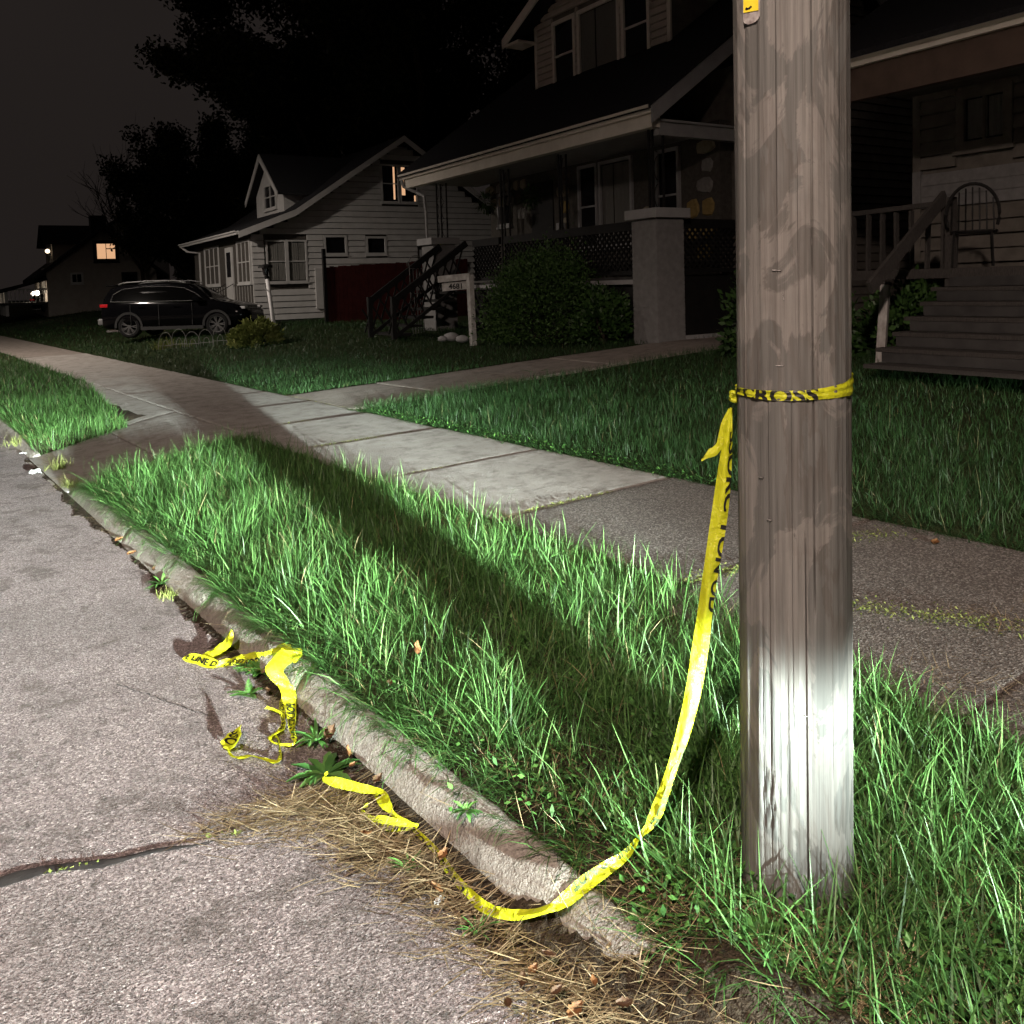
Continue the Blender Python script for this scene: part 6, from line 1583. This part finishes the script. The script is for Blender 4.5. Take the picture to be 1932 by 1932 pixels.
def car(c, rz, label, name='parked_suv', L=4.65, Wd=1.86, Hh=1.66, suv=True):
    """x forward, y to its left; body lofted from side profile sections"""
    root = empty(name, c, rz, label, 'car'); k = L / 4.65; hs = Hh / 1.66
    # (x, z_bottom, z_belt, z_roof, half width at belt, half width at roof)
    S = [(-2.32, .42, .86, .90, .66, .60), (-2.28, .34, .98, 1.02, .80, .70), (-2.20, .30, 1.05, 1.34, .86, .66), (-2.02, .28, 1.08, 1.56, .90, .66), (-1.6, .25, 1.09, 1.63, .92, .66), (-.9, .24, 1.08, 1.66, .93, .68), (-.2, .24, 1.06, 1.66, .93, .68), (.35, .24, 1.05, 1.60, .93, .66),
         (.75, .24, 1.04, 1.42, .92, .63), (1.12, .24, 1.05, 1.14, .92, .62), (1.35, .24, 1.04, 1.07, .91, .60), (1.8, .25, .98, 1.00, .89, .55), (2.1, .28, .88, .90, .84, .50), (2.28, .34, .70, .74, .72, .45), (2.33, .42, .60, .62, .58, .40)]
    P = []
    for x, zb, zl, zr, wb, wr in S:
        x *= k; zl *= hs; zr *= hs; half = [(0, zb), (wb * .86, zb), (wb * .97, zb + .10), (wb * 1.0, zb + (zl - zb) * .5), (wb * .985, zl - .05), (wb * .955, zl), (wr + (wb - wr) * .45, zl + (zr - zl) * .55), (wr, zr - .035 * (zr > zl + .1)), (wr * .8, zr), (0, zr + .012)]
        P.append([(x, -y, z) for y, z in half] + [(x, y, z) for y, z in half[::-1][1:]])
    mb = MB(); mb.grid(P); mb.add(P[0], [tuple(range(len(P[0])))]); mb.add(P[-1], [tuple(range(len(P[-1])))]); body = mb.build('body', MAT['carblack'], root, True)
    for sd in (-1, 1):
        # side glass and its bright surround
        gl = [(-1.92, 1.13), (-1.55, 1.115), (.80, 1.095), (1.02, 1.10), (.72, 1.32), (.32, 1.50), (-.2, 1.555), (-1.0, 1.56), (-1.6, 1.50), (-1.85, 1.36)]
        def sp(x, z, o=.012):
            f = (z - 1.07) / .58; return (x * k, sd * (.915 - .245 * f + o), z * hs)
        mb = MB(); mb.add([sp(*q) for q in gl], [tuple(range(len(gl)))]); mb.build('side_window', MAT['carglass'], root, fix=False)
        mb = MB(); mb.tube([sp(*q, .018) for q in gl + gl[:1]], .010, 5, cap=False); mb.build('window_trim', MAT['chrome'], root)
        mb = MB(); mb.tube([(x * k, sd * (.66 - .0), z * hs) for x, z in ((-1.75, 1.655), (-1.6, 1.70), (-.8, 1.735), (.0, 1.725), (.35, 1.66))], .020, 6); mb.build('roof_rail', MAT['chrome'], root)
        mb = MB(); mb.box(.70 * k, .92 * k, *sorted((sd * .93, sd * 1.10)), 1.08 * hs, 1.22 * hs); mb.build('mirror', MAT['carblack'], root, bevel=.03)
        for x in (.05, -1.05): mb = MB(); mb.box(x * k, (x + .20) * k, *sorted((sd * .93, sd * .955)), .92, .95); mb.build('door_handle', MAT['carblack'], root)
        for x in (.62, -.42, -1.30): mb = MB(); mb.box(x - .006, x + .006, *sorted((sd * .925, sd * .9385)), .36, 1.02); mb.build('door_seam', MAT['plastic'], root)
        mb = MB(); mb.box(-1.0, .95, *sorted((sd * .88, sd * .95)), .24, .34); mb.build('sill', MAT['plastic'], root)
        mb = MB(); mb.box(-2.27, -2.02, *sorted((sd * .60, sd * .90)), .96 * hs, 1.06 * hs); mb.build('tail_lamp', MAT['tail'], root, bevel=.02)
        mb = MB(); mb.box(2.02, 2.22, *sorted((sd * .55, sd * .82)), .80 * hs, .88 * hs); mb.build('headlight', MAT['clearlens'], root, bevel=.02)
        for x in (-1.38, 1.36):
            w = empty_part('wheel', (x * k, sd * .80, .36), root)
            R0 = .36
            mb = MB(); pr = [(.10, .22), (.115, .26), (.115, R0 - .05), (.09, R0 - .012), (.05, R0), (-.05, R0), (-.09, R0 - .012), (-.11, R0 - .05), (-.11, .22)]
            mb.grid([[(r * math.cos(a), sd * y, r * math.sin(a)) for y, r in pr] for a in np.linspace(0, 2 * math.pi, 33)]); mb.build('tyre', MAT['rubber'], w, True)
            mb = MB(); mb.grid([[(r * math.cos(a), sd * y, r * math.sin(a)) for y, r in ((.10, .255), (.115, .245), (.10, .225), (.02, .215))] for a in np.linspace(0, 2 * math.pi, 33)]); mb.tube([(0, sd * .06, 0), (0, sd * .10, 0)], .05, 12)
            for s5 in range(7):
                a = s5 * 2 * math.pi / 7
                for da in (-.13, .13): mb.bar((.04 * math.cos(a), sd * .09, .04 * math.sin(a)), (.235 * math.cos(a + da), sd * .10, .235 * math.sin(a + da)), .028, .02, (0, 1, 0))
            mb.build('rim', MAT['alloy'], w)
            mb = MB(); mb.tube([(0, sd * .0, 0), (0, sd * .015, 0)], .21, 18); mb.build('brake_disc', MAT['plastic'], w)
            ar = [(x * k + .44 * math.cos(a), sd * .935, .36 + .44 * math.sin(a)) for a in np.linspace(-.1, math.pi + .1, 18)]
            ai = [(x * k + .37 * math.cos(a), sd * .925, .36 + .37 * math.sin(a)) for a in np.linspace(-.1, math.pi + .1, 18)]
            mb = MB(); mb.grid([ai, ar]); mb.grid([ar, [(q[0], sd * .86, q[2]) for q in ar]]); mb.grid([ai, [(q[0], sd * .55, q[2]) for q in ai]]); mb.build('wheel_arch', MAT['plastic'], root, fix=False)
    mb = MB(); mb.box(-2.42 * k, -2.22, -.80, .80, .42, .62); mb.build('rear_bumper', mottled('silver_bumper', (.10, .10, .10), (.16, .16, .16), 6, .35, .5), root, bevel=.05)
    mb = MB(); mb.box(-2.395, -2.25, -.28, .28, .80, .94); mb.build('number_plate_recess', MAT['plastic'], root, bevel=.01)
    mb = MB(); mb.add([(-2.235, -.60, 1.12 * hs), (-2.235, .60, 1.12 * hs), (-2.06, .56, 1.50 * hs), (-2.06, -.56, 1.50 * hs)], [(0, 1, 2, 3)]); mb.build('rear_window', MAT['carglass'], root, fix=False)
    mb = MB(); mb.add([(1.16 * k, -.74, 1.12 * hs), (1.16 * k, .74, 1.12 * hs), (.42, .60, 1.565 * hs), (.42, -.60, 1.565 * hs)], [(0, 1, 2, 3)]); mb.build('windscreen', MAT['carglass'], root, fix=False)
    mb = MB(); mb.box(-2.22, -1.95, -.55, .55, 1.60 * hs, 1.64 * hs); mb.build('spoiler', MAT['carblack'], root, bevel=.012)
    mb = MB(); mb.box(-2.20, -1.2, -.7, .7, .20, .26); mb.tube([(-2.38, .45, .33), (-2.1, .45, .33)], .04, 8); mb.build('exhaust', MAT['chrome'], root)
    return root
def empty_part(name, loc, parent):
    o = bpy.data.objects.new(name, None); COL.objects.link(o); o.location = loc; o.parent = parent; o.empty_display_size = .1; return o
rw, fw = at(245, 639, .31), at(422, 632, .34)
dv = Vector((fw.x - rw.x, fw.y - rw.y, 0)).normalized()
# the wheels seen are on its right side; shift to the centre line
ctr = Vector((rw.x, rw.y, 0)) + dv * 1.38 + Vector((-dv.y, dv.x, 0)) * .90
car((ctr.x, ctr.y, g1(ctr.x, ctr.y) + .01), math.atan2(dv.y, dv.x), 'dark sport utility vehicle parked nose in beside the white house')
p = at(45, 592, .85)
car((11.2, 63.5, .75), R(-20), 'low dark car parked at the distant lit porch', 'parked_car', 4.5, 1.8, 1.42)
def bin_(px, label):
    p = at(px, 582, .9); root = empty('wheelie_bin', (p.x, p.y, p.z), .2, label, 'bin', 'two dark bins by the distant house')
    mb = MB(); mb.prism([(-.26, -.30, 0), (.26, -.30, 0), (.26, .30, 0), (-.26, .30, 0)], (0, 0, .05))
    mb.add([(-.24, -.28, .05), (.24, -.28, .05), (.24, .28, .05), (-.24, .28, .05), (-.31, -.37, 1.0), (.31, -.37, 1.0), (.31, .37, 1.0), (-.31, .37, 1.0)], [(0, 1, 5, 4), (1, 2, 6, 5), (2, 3, 7, 6), (3, 0, 4, 7), (4, 5, 6, 7)]); mb.build('bin_body', MAT['plastic'], root)
    mb = MB(); mb.prism([(-.34, -.40, 1.0), (.34, -.40, 1.0), (.34, .10, 1.12), (.34, .40, 1.04), (-.34, .40, 1.04), (-.34, .10, 1.12)], (0, 0, .04)); mb.build('lid', MAT['plastic'], root)
    for y in (-.25, .25): mb = MB(); mb.tube([(.30, y - .03, .1), (.30, y + .03, .1)], .1, 10); mb.build('wheel', MAT['rubber'], root)
bin_(137, 'dark wheelie bin farther from the parked car by distant house'); bin_(155, 'dark wheelie bin nearer the parked car by distant house')

# overhead wire faint against the sky
mb = MB(); a, b = Vector((2.2, 60, 9.5)), Vector((-6, 9, 8.2))
mb.tube([a + (b - a) * f - Vector((0, 0, .8 * math.sin(math.pi * f))) for f in np.linspace(0, 1, 24)], .012, 5)
setp(mb.build('overhead_wire', MAT['dark']), 'thin overhead wire crossing the night sky at the left', 'cable')
